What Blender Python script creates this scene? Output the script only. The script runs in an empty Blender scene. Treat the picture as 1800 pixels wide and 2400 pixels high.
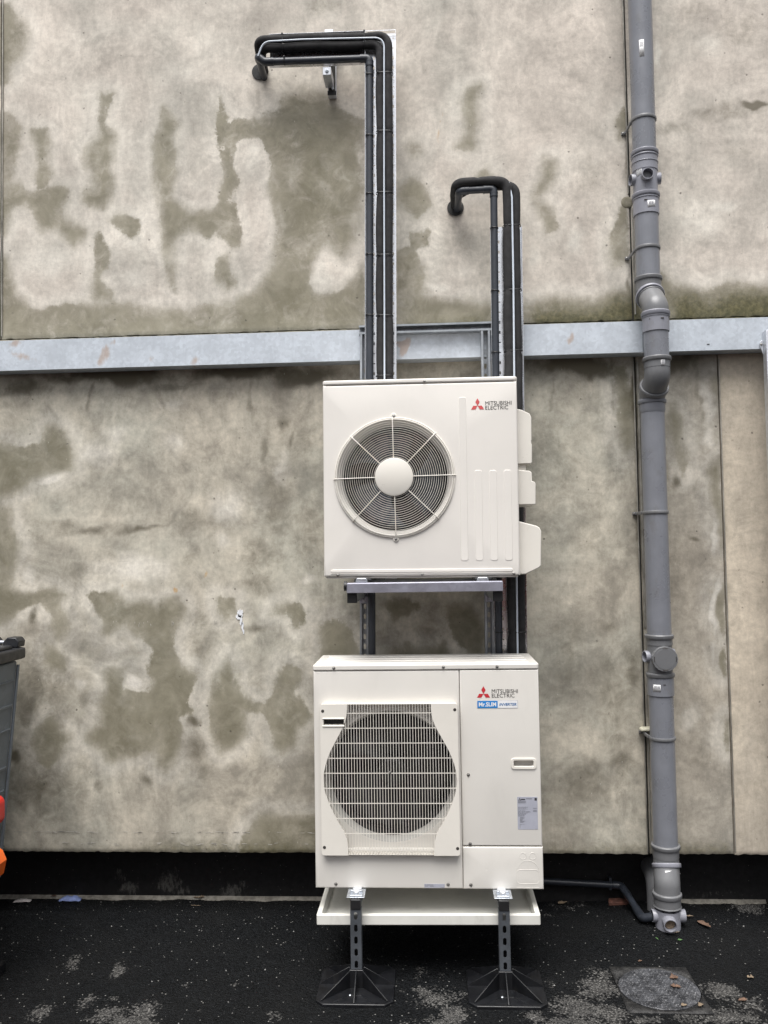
import bpy, math, random
import numpy as np
from mathutils import Vector, Matrix
random.seed(7)
rng = np.random.default_rng(11)
SC = bpy.context.scene
COL = SC.collection
PI = math.pi

# ------------------------------------------------------------------ camera
cam_d = bpy.data.cameras.new('camera')
cam = bpy.data.objects.new('camera', cam_d); COL.objects.link(cam)
CP, CY, CR = 0.0434, -0.0555, -0.0165           # pitch, yaw, roll
fw = Vector((math.sin(CY)*math.cos(CP), math.cos(CY)*math.cos(CP), math.sin(CP)))
rt = Vector((math.cos(CY), -math.sin(CY), 0)); up = rt.cross(fw)
r2 = rt*math.cos(CR) + up*math.sin(CR); u2 = up*math.cos(CR) - rt*math.sin(CR)
cam.matrix_world = Matrix(((r2.x, u2.x, -fw.x, 0), (r2.y, u2.y, -fw.y, -4.1224), (r2.z, u2.z, -fw.z, 1.7052), (0, 0, 0, 1)))
cam_d.sensor_fit = 'VERTICAL'; cam_d.sensor_height = 36; cam_d.lens = 29.436
cam_d.clip_start = 0.05; cam_d.clip_end = 500
SC.camera = cam

# ------------------------------------------------------------------ sky, sun, exposure (bright overcast)
SUN_EL, SUN_AZ = math.radians(68), math.radians(190)     # azimuth measured from +Y towards +X: behind the camera
world = bpy.data.worlds.new('World'); SC.world = world; world.use_nodes = True
wn = world.node_tree.nodes; wl = world.node_tree.links
sky = wn.new('ShaderNodeTexSky'); sky.sky_type = 'NISHITA'; sky.sun_disc = False
sky.sun_elevation = SUN_EL; sky.sun_rotation = SUN_AZ
sky.air_density = 1.0; sky.dust_density = 4.0; sky.ozone_density = 1.0
hs = wn.new('ShaderNodeHueSaturation'); hs.inputs['Saturation'].default_value = 0.22   # cloud cover takes the blue out of the whole sky
bg = wn['Background']; bg.inputs['Strength'].default_value = 0.055
wl.new(sky.outputs[0], hs.inputs['Color']); wl.new(hs.outputs[0], bg.inputs['Color'])
sd = bpy.data.lights.new('sun', 'SUN'); sd.energy = 1.5; sd.angle = math.radians(45); sd.color = (1.0, 0.975, 0.945)
sun = bpy.data.objects.new('sun', sd); COL.objects.link(sun)
sdir = Vector((math.sin(SUN_AZ)*math.cos(SUN_EL), math.cos(SUN_AZ)*math.cos(SUN_EL), math.sin(SUN_EL)))
sun.rotation_euler = sdir.to_track_quat('Z', 'Y').to_euler()
SC.view_settings.view_transform = 'Standard'
SC.view_settings.look = 'None'
SC.view_settings.gamma = 1.0
SC.view_settings.use_curve_mapping = False
SC.view_settings.exposure = 1.62

# ------------------------------------------------------------------ material helpers
MATS = {}
class NT:
    def __init__(s, name):
        s.m = bpy.data.materials.new(name); s.m.use_nodes = True
        s.n = s.m.node_tree.nodes; s.l = s.m.node_tree.links
        s.b = s.n['Principled BSDF']; MATS[name] = s.m
    def node(s, t, **k):
        n = s.n.new(t)
        for a, v in k.items(): setattr(n, a, v)
        return n
    def link(s, a, b): s.l.new(a, b)
    def put(s, sock, v):
        if hasattr(v, 'is_linked') or isinstance(v, bpy.types.NodeSocket): s.l.new(v, sock)
        else:
            if isinstance(v, (tuple, list)) and len(v) == 3 and sock.type == 'RGBA': v = (*v, 1)
            sock.default_value = v
    def coords(s): return s.node('ShaderNodeTexCoord').outputs['Object']
    def map(s, vec, scale=(1, 1, 1), loc=(0, 0, 0), rot=(0, 0, 0)):
        m = s.node('ShaderNodeMapping'); s.link(vec, m.inputs[0])
        m.inputs['Scale'].default_value = scale; m.inputs['Location'].default_value = loc; m.inputs['Rotation'].default_value = rot
        return m.outputs[0]
    def noise(s, vec, scale, detail=4, rough=.55, dist=0, col=False):
        n = s.node('ShaderNodeTexNoise'); s.link(vec, n.inputs['Vector'])
        n.inputs['Scale'].default_value = scale; n.inputs['Detail'].default_value = detail
        n.inputs['Roughness'].default_value = rough; n.inputs['Distortion'].default_value = dist
        return n.outputs['Color' if col else 'Fac']
    def voro(s, vec, scale, feature='F1', rnd=1.0):
        n = s.node('ShaderNodeTexVoronoi', feature=feature); s.link(vec, n.inputs['Vector'])
        n.inputs['Scale'].default_value = scale; n.inputs['Randomness'].default_value = rnd
        return n
    def math(s, op, a, b=None, c=None, clamp=False):
        n = s.node('ShaderNodeMath', operation=op, use_clamp=clamp)
        s.put(n.inputs[0], a)
        if b is not None: s.put(n.inputs[1], b)
        if c is not None: s.put(n.inputs[2], c)
        return n.outputs[0]
    def ramp(s, v, lo, hi, a=0.0, b=1.0, smooth=True):
        n = s.node('ShaderNodeMapRange'); n.interpolation_type = 'SMOOTHSTEP' if smooth else 'LINEAR'
        s.put(n.inputs[0], v)
        for i, x in zip((1, 2, 3, 4), (lo, hi, a, b)): n.inputs[i].default_value = x
        return n.outputs[0]
    def mix(s, f, a, b, mode='MIX'):
        n = s.node('ShaderNodeMix', data_type='RGBA', blend_type=mode)
        s.put(n.inputs[0], f); s.put(n.inputs[6], a); s.put(n.inputs[7], b)
        return n.outputs[2]
    def attr(s, name):
        return s.node('ShaderNodeAttribute', attribute_name=name).outputs['Fac']
    def bump(s, h, strength=.3, dist=.002, normal=None):
        n = s.node('ShaderNodeBump'); n.inputs['Strength'].default_value = strength; n.inputs['Distance'].default_value = dist
        s.put(n.inputs['Height'], h)
        if normal is not None: s.link(normal, n.inputs['Normal'])
        return n.outputs[0]
    def out(s, color=None, rough=None, metal=None, normal=None, spec=None):
        if color is not None: s.put(s.b.inputs['Base Color'], color)
        if rough is not None: s.put(s.b.inputs['Roughness'], rough)
        if metal is not None: s.put(s.b.inputs['Metallic'], metal)
        if normal is not None: s.link(normal, s.b.inputs['Normal'])
        if spec is not None: s.b.inputs['Specular IOR Level'].default_value = spec
        return s.m

def simple(name, col, rough=.5, metal=0., var=.08, scale=14., bump=0., bscale=120., spec=None, dirt=0.):
    t = NT(name); c = t.coords()
    n = t.noise(c, scale, 5, .6)
    dark = tuple(x*(1-var) for x in col); lite = tuple(min(1, x*(1+var)) for x in col)
    colr = t.mix(t.ramp(n, .3, .7), dark, lite)
    if dirt:
        d = t.noise(t.map(c, (1, 1, .35)), scale*2.3, 6, .7)
        colr = t.mix(t.math('MULTIPLY', t.ramp(d, .5, .75), dirt), colr, (.12, .105, .085))
    r = t.ramp(t.noise(c, scale*3, 3), .3, .7, max(0, rough-.06), min(1, rough+.06))
    nm = t.bump(t.noise(c, bscale, 4), bump, .001) if bump else None
    return t.out(colr, r, metal, nm, spec)

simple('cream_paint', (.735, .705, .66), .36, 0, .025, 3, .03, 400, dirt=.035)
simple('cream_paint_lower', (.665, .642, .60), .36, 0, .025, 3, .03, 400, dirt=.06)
simple('cream_plastic', (.72, .69, .63), .33, 0, .03, 5, .02, 300)
simple('tray_plastic', (.66, .655, .61), .35, 0, .05, 8, .03, 200, dirt=.15)
simple('black_foam', (.021, .0205, .0215), .88, 0, .25, 22, .35, 500)
simple('cable_white', (.62, .68, .76), .4, 0, .05, 30)
simple('conduit_grey', (.033, .038, .048), .38, 0, .12, 10, .03, 200)
simple('waste_black', (.022, .026, .034), .34, 0, .2, 10, .04, 200, dirt=.1)
simple('tie_black', (.010, .010, .011), .45, 0, .1, 20)
simple('rubber_black', (.006, .0065, .008), .40, 0, .3, 18, .12, 150, dirt=.06)
simple('cap_black', (.012, .012, .013), .5, 0, .1, 20, .05)
simple('dark_inside', (.012, .012, .012), .7, 0, .2, 10)
simple('fan_blade', (.06, .072, .092), .3, 0, .1, 10)
simple('shroud_dark', (.0075, .0075, .008), .6, 0, .2, 10)
simple('stickerwhite', (.78, .78, .78), .45, 0, .03, 20)
simple('stickergrey', (.38, .39, .45), .35, 0, .05, 20)
simple('print_dark', (.035, .033, .035), .5, 0, .1, 30)
simple('print_grey', (.20, .205, .23), .5, 0, .1, 30)
simple('print_black', (.015, .014, .014), .45, 0, .05, 30)
simple('logo_red', (.52, .035, .045), .4, 0, .04, 30)
simple('logo_red_pale', (.62, .10, .10), .4, 0, .04, 30)
simple('logo_blue', (.015, .21, .58), .4, 0, .04, 30)
simple('logo_blue_dark', (.03, .14, .36), .4, 0, .04, 30)
simple('bin_lid', (.014, .015, .018), .42, 0, .2, 12, .1, 200, dirt=.12)
simple('red_plastic', (.62, .022, .016), .4, 0, .1, 9, .05, 200)
simple('orange_plastic', (.78, .13, .012), .42, 0, .1, 12, .08, 200, dirt=.2)
simple('leaf_brown', (.115, .068, .045), .7, 0, .35, 60, .3, 300)
simple('brick_scrap', (.10, .04, .028), .85, 0, .4, 40, .4, 200)
simple('leaf_tan', (.185, .14, .095), .7, 0, .3, 60, .3, 300)
simple('bell_shaded', (.40, .39, .365), .5, 0, .05, 8)  # the bell mouth's cream, greyed to hold its shade
simple('leaf_green', (.075, .16, .055), .6, 0, .3, 60)
simple('rag_blue', (.25, .32, .60), .9, 0, .15, 60, .3, 300)
simple('paper_white', (.62, .58, .56), .8, 0, .15, 60, .3, 300)
simple('paint_splash', (.72, .74, .77), .6, 0, .12, 60, .3, 300)
simple('screw_steel', (.42, .41, .39), .35, .9, .2, 60)
simple('screw_dark', (.06, .055, .05), .5, .3, .2, 60)
simple('seal_dark', (.035, .033, .028), .7, 0, .4, 12, .2, 100)
simple('seal_metal', (.30, .285, .25), .5, .2, .35, 9, .2, 100, dirt=.5)
simple('clip_cream', (.55, .53, .42), .5, 0, .1, 20)
simple('zinc_bright', (.50, .53, .57), .36, .8, .2, 40, .1, 160)
simple('chip_pale', (.40, .38, .34), .8, 0, .2, 60)
simple('grit', (.19, .188, .182), .8, 0, .5, 40)

def upvc(name, col, rough):
    t = NT(name); c = t.coords()
    n = t.noise(c, 6, 5, .6); st = t.noise(t.map(c, (30, 30, 1.2)), 3, 5, .7)
    colr = t.mix(t.ramp(n, .3, .7), tuple(x*.92 for x in col), tuple(x*1.07 for x in col))
    colr = t.mix(t.math('MULTIPLY', t.ramp(st, .55, .8), .35), colr, tuple(x*1.5 for x in col))
    sc = t.noise(t.map(c, (40, 40, 60)), 4, 2, .6)
    colr = t.mix(t.math('MULTIPLY', t.ramp(sc, .72, .8), .4), colr, (.3, .29, .27))
    d = t.noise(t.map(c, (1, 1, .5)), 16, 6, .7)
    colr = t.mix(t.math('MULTIPLY', t.ramp(d, .52, .75), .28), colr, (.10, .09, .07))
    return t.out(colr, t.ramp(n, .3, .7, rough-.05, rough+.08), 0, t.bump(t.noise(c, 260, 3), .05, .001))
upvc('upvc_pipe', (.190, .198, .222), .30)
upvc('upvc_light', (.245, .25, .285), .36)
upvc('upvc_dull', (.155, .158, .165), .38)

def galv(name, col, rough, metal, rust=0., streak=.25, spangle=70.):
    t = NT(name); c = t.coords()
    v = t.voro(c, spangle); vn = t.noise(t.map(c, (1, 1, 1)), 9, 5, .65)
    sep = t.node('ShaderNodeSeparateColor'); t.link(v.outputs['Color'], sep.inputs[0])
    k = t.math('ADD', t.math('MULTIPLY', sep.outputs[0], .22), t.math('MULTIPLY', vn, .85))
    colr = t.mix(t.ramp(k, .3, .9), tuple(x*.86 for x in col), tuple(min(1, x*1.12) for x in col))
    st = t.noise(t.map(c, (16, 16, 1.6)), 2.2, 5, .7)
    colr = t.mix(t.math('MULTIPLY', t.ramp(st, .52, .78), streak), colr, tuple(x*.55 for x in col))
    if rust:
        rn = t.math('ADD', t.attr('rust'), t.math('MULTIPLY', t.math('SUBTRACT', t.noise(t.map(c, (8, 8, 3)), 6, 5, .7), .5), .9))
        colr = t.mix(t.math('MULTIPLY', t.ramp(rn, .35, .8), rust), colr, (.36, .20, .09))
    return t.out(colr, t.ramp(vn, .3, .7, rough-.07, rough+.1), metal, t.bump(vn, .06, .002))
galv('galv_beam', (.52, .565, .62), .55, .12, rust=.5)
galv('galv_tray', (.86, .87, .90), .24, .85, streak=.05, spangle=60)
galv('galv_strut', (.36, .385, .41), .42, .7, streak=.25, spangle=45)
galv('galv_leg', (.125, .138, .155), .46, .55, streak=.3, spangle=45)
galv('galv_rail', (.34, .34, .40), .40, .55, streak=.15, spangle=45)
galv('galv_bin', (.19, .215, .24), .5, .35, streak=.5, spangle=30)
galv('galv_post', (.66, .68, .72), .36, .6, streak=.1)

def wall_mat(name, dry_a, dry_b, k=1.0, warm=0., mot=(.80, 1.10), gr=.85):
    t = NT(name); c = t.coords()
    c = t.map(c, (1, .12, 1))
    big = t.noise(c, 1.1, 4, .6); mid = t.noise(c, 3.6, 6, .62, .6)
    sw = t.noise(t.map(c, (1, 1, 1)), 2.1, 7, .6, 3.2)         # trowel swirls
    sw2 = t.noise(t.map(c, (1, 1, 1), (3, 0, 5)), 4.3, 8, .68, 4.5)
    fine = t.noise(c, 38, 6, .7); vfine = t.noise(c, 170, 3, .7)
    col = t.mix(t.ramp(big, .35, .65), dry_a, dry_b)
    col = t.mix(t.ramp(mid, .32, .70, 0, .55), col, tuple(x*1.16 for x in dry_a))
    swm = t.ramp(t.noise(t.map(c, (1, 1, 1), (4, 0, 9)), 1.7, 3), .35, .65, .25, 1.0)
    tone = t.math('MULTIPLY', t.math('ADD', t.math('MULTIPLY', t.ramp(sw, .32, .68), .17), t.math('MULTIPLY', t.ramp(sw2, .32, .68), .20)), swm)
    tone = t.math('ADD', tone, t.math('MULTIPLY', t.ramp(t.noise(t.map(c, (1, 1, .8), (2, 0, 3)), 5.5, 7, .66, .4), .3, .7), .14))
    tone = t.math('ADD', tone, t.math('MULTIPLY', t.ramp(fine, .32, .68), .17))
    tone = t.math('ADD', tone, t.math('MULTIPLY', t.ramp(vfine, .3, .7), .07))
    streakn = t.noise(t.map(c, (1, 1, .22), (0, 0, 0), (0, .5, 0)), 26, 6, .72, 1.2)
    tone = t.math('ADD', tone, t.math('MULTIPLY', t.ramp(streakn, .34, .7), .10))
    tone = t.math('ADD', tone, .60*k)
    mt = t.noise(t.map(c, (1, 1, .85), (5, 0, 1)), 2.3, 7, .62, .9); mt2 = t.noise(t.map(c, (1, 1, 1), (1, 0, 8)), 8.5, 7, .7, .5)
    mt = t.math('ADD', t.math('MULTIPLY', mt, .68), t.math('MULTIPLY', mt2, .32))
    tone = t.math('MULTIPLY', tone, t.ramp(mt, .36, .62, mot[0], mot[1]))
    def mul(col, f):
        cc = t.node('ShaderNodeCombineColor')
        for i in range(3): t.link(f, cc.inputs[i])
        return t.mix(1.0, col, cc.outputs[0], 'MULTIPLY')
    # pale lime bloom
    pn = t.math('ADD', t.attr('pale'), t.math('MULTIPLY', t.math('SUBTRACT', t.noise(c, 9, 6, .65, .8), .5), .55))
    paleF = t.ramp(pn, .10, .85)
    # damp: signed distance roughened by several noises
    dn = t.math('ADD', t.math('ADD', t.attr('damp'), .010), t.math('MULTIPLY', t.math('SUBTRACT', t.noise(c, 9, 8, .72), .5), .075))
    dn = t.math('ADD', dn, t.math('MULTIPLY', t.math('SUBTRACT', t.noise(c, 55, 5, .75), .5), .022))
    dn = t.math('SUBTRACT', dn, t.math('MULTIPLY', t.attr('pale'), .065))
    bs = t.math('MULTIPLY', t.attr('brush'), t.ramp(t.noise(c, 42, 5, .7), .36, .62))
    dn = t.math('SUBTRACT', dn, t.math('MULTIPLY', bs, .022))
    col = mul(col, t.math('ADD', 1.0, t.math('MULTIPLY', bs, .13)))
    dn = t.math('ADD', dn, t.math('MULTIPLY', t.math('SUBTRACT', sw2, .5), .035))
    dn = t.math('ADD', dn, t.math('MULTIPLY', t.math('SUBTRACT', t.noise(t.map(c, (1, 1, .22), (3, 0, 0)), 17, 6, .7), .5), .04))
    sharp = t.ramp(t.noise(c, 2.6, 2), .45, .65)
    dampA = t.ramp(dn, -.008, .014); dampB = t.ramp(dn, -.040, .048)
    damp = t.math('ADD', t.math('MULTIPLY', dampA, sharp), t.math('MULTIPLY', dampB, t.math('SUBTRACT', 1.0, sharp)))
    rim = t.math('MULTIPLY', t.ramp(dn, -.10, -.012), t.math('SUBTRACT', 1.0, damp))
    lite = t.math('MAXIMUM', t.math('MULTIPLY', paleF, 1.0), t.math('MULTIPLY', rim, .45))
    col = t.mix(lite, col, tuple(x*k for x in (.685+warm*.05, .65, .58-warm*.06)))
    col = mul(col, tone)
    gn = t.math('ADD', t.attr('grime_shade'), t.math('MULTIPLY', t.math('SUBTRACT', t.noise(c, 14, 7, .72, .6), .5), .75))
    gF = t.math('MULTIPLY', t.ramp(gn, .18, .85), t.ramp(t.attr('grime_shade'), .02, .2))
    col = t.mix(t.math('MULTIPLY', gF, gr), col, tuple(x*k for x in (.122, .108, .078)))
    dcol = t.mix(t.ramp(t.noise(c, 5.5, 6, .65, .8), .3, .72), tuple(x*k for x in (.148, .135, .090)), tuple(x*k for x in (.258, .238, .176)))
    dcol = mul(dcol, t.math('ADD', .88, t.math('MULTIPLY', t.math('ADD', fine, t.math('MULTIPLY', bs, .25)), .24)))
    deep = t.math('MULTIPLY', t.ramp(dn, .02, .2, .86, .95), t.ramp(t.math('ADD', t.math('MULTIPLY', t.noise(c, 3.1, 6, .6, .5), .55), t.math('MULTIPLY', t.noise(t.map(c, (1, 1, 1), (9, 0, 1)), 13, 7, .72, 1.0), .45)), .36, .54, .58, 1.0))
    col = t.mix(t.math('MULTIPLY', damp, deep), col, dcol)
    # mossy growth and painted shade
    mn = t.math('ADD', t.attr('moss_shade'), t.math('MULTIPLY', t.math('SUBTRACT', t.noise(c, 20, 8, .75), .5), .12))
    mossF = t.ramp(mn, -.03, .07)
    mcol = t.mix(t.ramp(fine, .35, .7), (.045, .044, .016), (.135, .118, .055))
    col = t.mix(t.math('MULTIPLY', mossF, t.ramp(mn, -.02, .13, .55, .95)), col, mcol)
    spk = t.voro(c, 95); spm = t.math('MULTIPLY', t.ramp(spk.outputs['Distance'], .10, .04), t.ramp(t.noise(c, 30, 2), .52, .62))
    col = t.mix(t.math('MULTIPLY', spm, t.math('MULTIPLY', mossF, .6)), col, (.42, .38, .28))
    # rust streaks
    rn = t.math('ADD', t.attr('rust'), t.math('MULTIPLY', t.math('SUBTRACT', t.noise(t.map(c, (3, 1, 1)), 30, 5, .7), .5), .7))
    col = t.mix(t.math('MULTIPLY', t.ramp(rn, .3, .9), t.ramp(t.attr('rust'), .03, .3, 0, .85)), col, (.46, .27, .09))
    # pits, specks and scratches
    v1 = t.voro(c, 16); sel1 = t.ramp(t.node('ShaderNodeSeparateColor').outputs[0], 0, 1)
    sep = t.node('ShaderNodeSeparateColor'); t.link(v1.outputs['Color'], sep.inputs[0])
    pit = t.math('MULTIPLY', t.ramp(v1.outputs['Distance'], .12, .05), t.math('GREATER_THAN', sep.outputs[1], .55))
    pit = t.math('MULTIPLY', pit, t.ramp(t.noise(c, 60, 3), .42, .6))
    v2 = t.voro(t.map(c, (1, 1, .45), (0, 0, 0), (0, .5, 0)), 30); sep2 = t.node('ShaderNodeSeparateColor'); t.link(v2.outputs['Color'], sep2.inputs[0])
    scr = t.math('MULTIPLY', t.ramp(v2.outputs['Distance'], .09, .03), t.math('GREATER_THAN', sep2.outputs[0], .84))
    col = t.mix(t.math('MULTIPLY', pit, .7), col, (.06, .052, .045))
    col = t.mix(t.math('MULTIPLY', scr, .45), col, (.6, .57, .51))
    v3 = t.voro(t.map(c, (1, 1, .30), (2, 0, 4), (0, -.8, 0)), 24); sep3 = t.node('ShaderNodeSeparateColor'); t.link(v3.outputs['Color'], sep3.inputs[0])
    scd = t.math('MULTIPLY', t.math('MULTIPLY', t.ramp(v3.outputs['Distance'], .085, .02), t.math('GREATER_THAN', sep3.outputs[0], .72)), t.ramp(t.noise(c, 70, 3), .4, .6))
    col = t.mix(t.math('MULTIPLY', scd, .6), col, (.10, .09, .075))
    hair = t.noise(t.map(c, (1, 1, 1), (7, 0, 2)), 5, 6, .6, 2.0)
    hl = t.math('SUBTRACT', 1.0, t.ramp(t.math('ABSOLUTE', t.math('SUBTRACT', hair, .5)), 0, .004))
    col = t.mix(t.math('MULTIPLY', t.math('MULTIPLY', hl, t.ramp(mid, .5, .62)), .30), col, (.13, .115, .095))
    ht = t.math('ADD', t.math('MULTIPLY', sw2, .6), t.math('ADD', t.math('MULTIPLY', fine, .25), t.math('MULTIPLY', vfine, .10)))
    ht = t.math('SUBTRACT', ht, t.math('MULTIPLY', pit, .5))
    ro = t.math('SUBTRACT', .88, t.math('MULTIPLY', damp, .16))
    return t.out(col, ro, 0, t.bump(ht, .35, .004), .3)
wall_mat('concrete_upper', (.555, .503, .444), (.525, .498, .440), 1.05)
wall_mat('concrete_lower', (.440, .402, .332), (.41, .398, .338), 1.0, 0, (.64, 1.22), .98)
wall_mat('concrete_narrow', (.39, .352, .292), (.38, .357, .305), .96, 0, (.68, 1.14), .95)
wall_mat('concrete_beige', (.52, .455, .365), (.49, .437, .36), .97, 1., (.88, 1.04))

def bitumen():
    t = NT('bitumen'); c = t.coords()
    n = t.noise(c, 30, 6, .7); d = t.noise(t.map(c, (1, 1, .6)), 60, 5, .75)
    col = t.mix(t.ramp(n, .3, .7), (.006, .006, .0065), (.013, .013, .0135))
    w = t.math('ADD', t.attr('worn'), t.math('MULTIPLY', t.math('SUBTRACT', t.noise(t.map(c, (1, 1, .45), (0, 0, 0), (0, .35, 0)), 65, 7, .78), .5), 2.6))
    col = t.mix(t.math('MULTIPLY', t.ramp(w, .55, 1.05), t.ramp(t.attr('worn'), .02, .3, 0, .85)), col, (.10, .098, .09))
    v = t.voro(c, 70); sep = t.node('ShaderNodeSeparateColor'); t.link(v.outputs['Color'], sep.inputs[0])
    sp = t.math('MULTIPLY', t.ramp(v.outputs['Distance'], .16, .06), t.math('GREATER_THAN', sep.outputs[0], .88))
    col = t.mix(t.math('MULTIPLY', sp, .8), col, (.22, .21, .19))
    t.out(col, .6, 0, t.bump(t.math('ADD', n, t.math('MULTIPLY', d, .4)), .5, .004), .3)
bitumen()

def asphalt():
    t = NT('asphalt'); c = t.coords()
    v = t.voro(c, 125); v2 = t.voro(c, 260)
    sep = t.node('ShaderNodeSeparateColor'); t.link(v.outputs['Color'], sep.inputs[0])
    big = t.noise(c, 2.2, 5, .6); n = t.noise(c, 24, 6, .7)
    col = t.mix(t.ramp(sep.outputs[0], .2, 1), (.0014, .0018, .0023), (.0056, .0065, .0076))
    col = t.mix(t.ramp(big, .4, .7, 0, .5), col, (.0070, .0071, .0072))
    w = t.math('ADD', t.math('MULTIPLY', t.attr('worn'), 1.0), t.math('MULTIPLY', t.math('SUBTRACT', t.noise(c, 17, 8, .78), .5), 1.5))
    w = t.math('ADD', w, t.math('MULTIPLY', t.math('SUBTRACT', sep.outputs[1], .5), .55))
    wf = t.math('MULTIPLY', t.ramp(w, .40, .62), t.ramp(t.attr('worn'), .02, .22))
    wc = t.mix(sep.outputs[2], (.045, .044, .043), (.15, .146, .138))
    edge = t.ramp(v.outputs['Distance'], .35, .62)
    col = t.mix(t.math('MULTIPLY', wf, t.math('SUBTRACT', 1.0, t.math('MULTIPLY', edge, .65))), col, wc)
    rare = t.math('MULTIPLY', t.math('GREATER_THAN', sep.outputs[0], .987), t.ramp(v.outputs['Distance'], .45, .3))
    col = t.mix(t.math('MULTIPLY', rare, .8), col, (.26, .255, .24))
    h = t.math('ADD', t.math('MULTIPLY', v.outputs['Distance'], -1.0), t.math('MULTIPLY', v2.outputs['Distance'], -.4))
    h = t.math('ADD', h, t.math('MULTIPLY', n, .8))
    t.out(col, t.ramp(sep.outputs[1], 0, 1, .5, .85), 0, t.bump(h, .9, .006), .16)
asphalt()

def ironmat():
    t = NT('cover_iron'); c = t.coords()
    n = t.noise(c, 18, 6, .7); f = t.noise(c, 90, 4, .7)
    col = t.mix(t.ramp(n, .35, .65), (.018, .019, .022), (.075, .078, .086))
    col = t.mix(t.math('MULTIPLY', t.ramp(f, .5, .72), .7), col, (.24, .24, .25))
    t.out(col, .5, .2, t.bump(f, .4, .003), .4)
ironmat()
def framemat():
    t = NT('cover_frame'); c = t.coords(); n = t.noise(c, 26, 7, .75); f = t.noise(c, 110, 4, .7)
    col = t.mix(t.ramp(n, .38, .66), (.006, .006, .0065), (.035, .0345, .034)); col = t.mix(t.math('MULTIPLY', t.ramp(f, .55, .75), .6), col, (.13, .128, .122))
    t.out(col, .6, 0, t.bump(t.math('ADD', n, f), .6, .004), .4)
framemat()
def kerbmat():
    t = NT('kerb_concrete'); c = t.coords()
    n = t.noise(c, 22, 6, .7)
    col = t.mix(t.ramp(n, .35, .65), (.14, .13, .11), (.28, .265, .23))
    t.out(col, .85, 0, t.bump(n, .4, .003))
kerbmat()
def beltmat():
    t = NT('coil_fins'); c = t.coords()
    n = t.noise(t.map(c, (2, 1, 60)), 3, 3, .6)
    t.out(t.mix(t.ramp(n, .4, .7), (.006, .006, .006), (.028, .028, .028)), .6)
beltmat()

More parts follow.
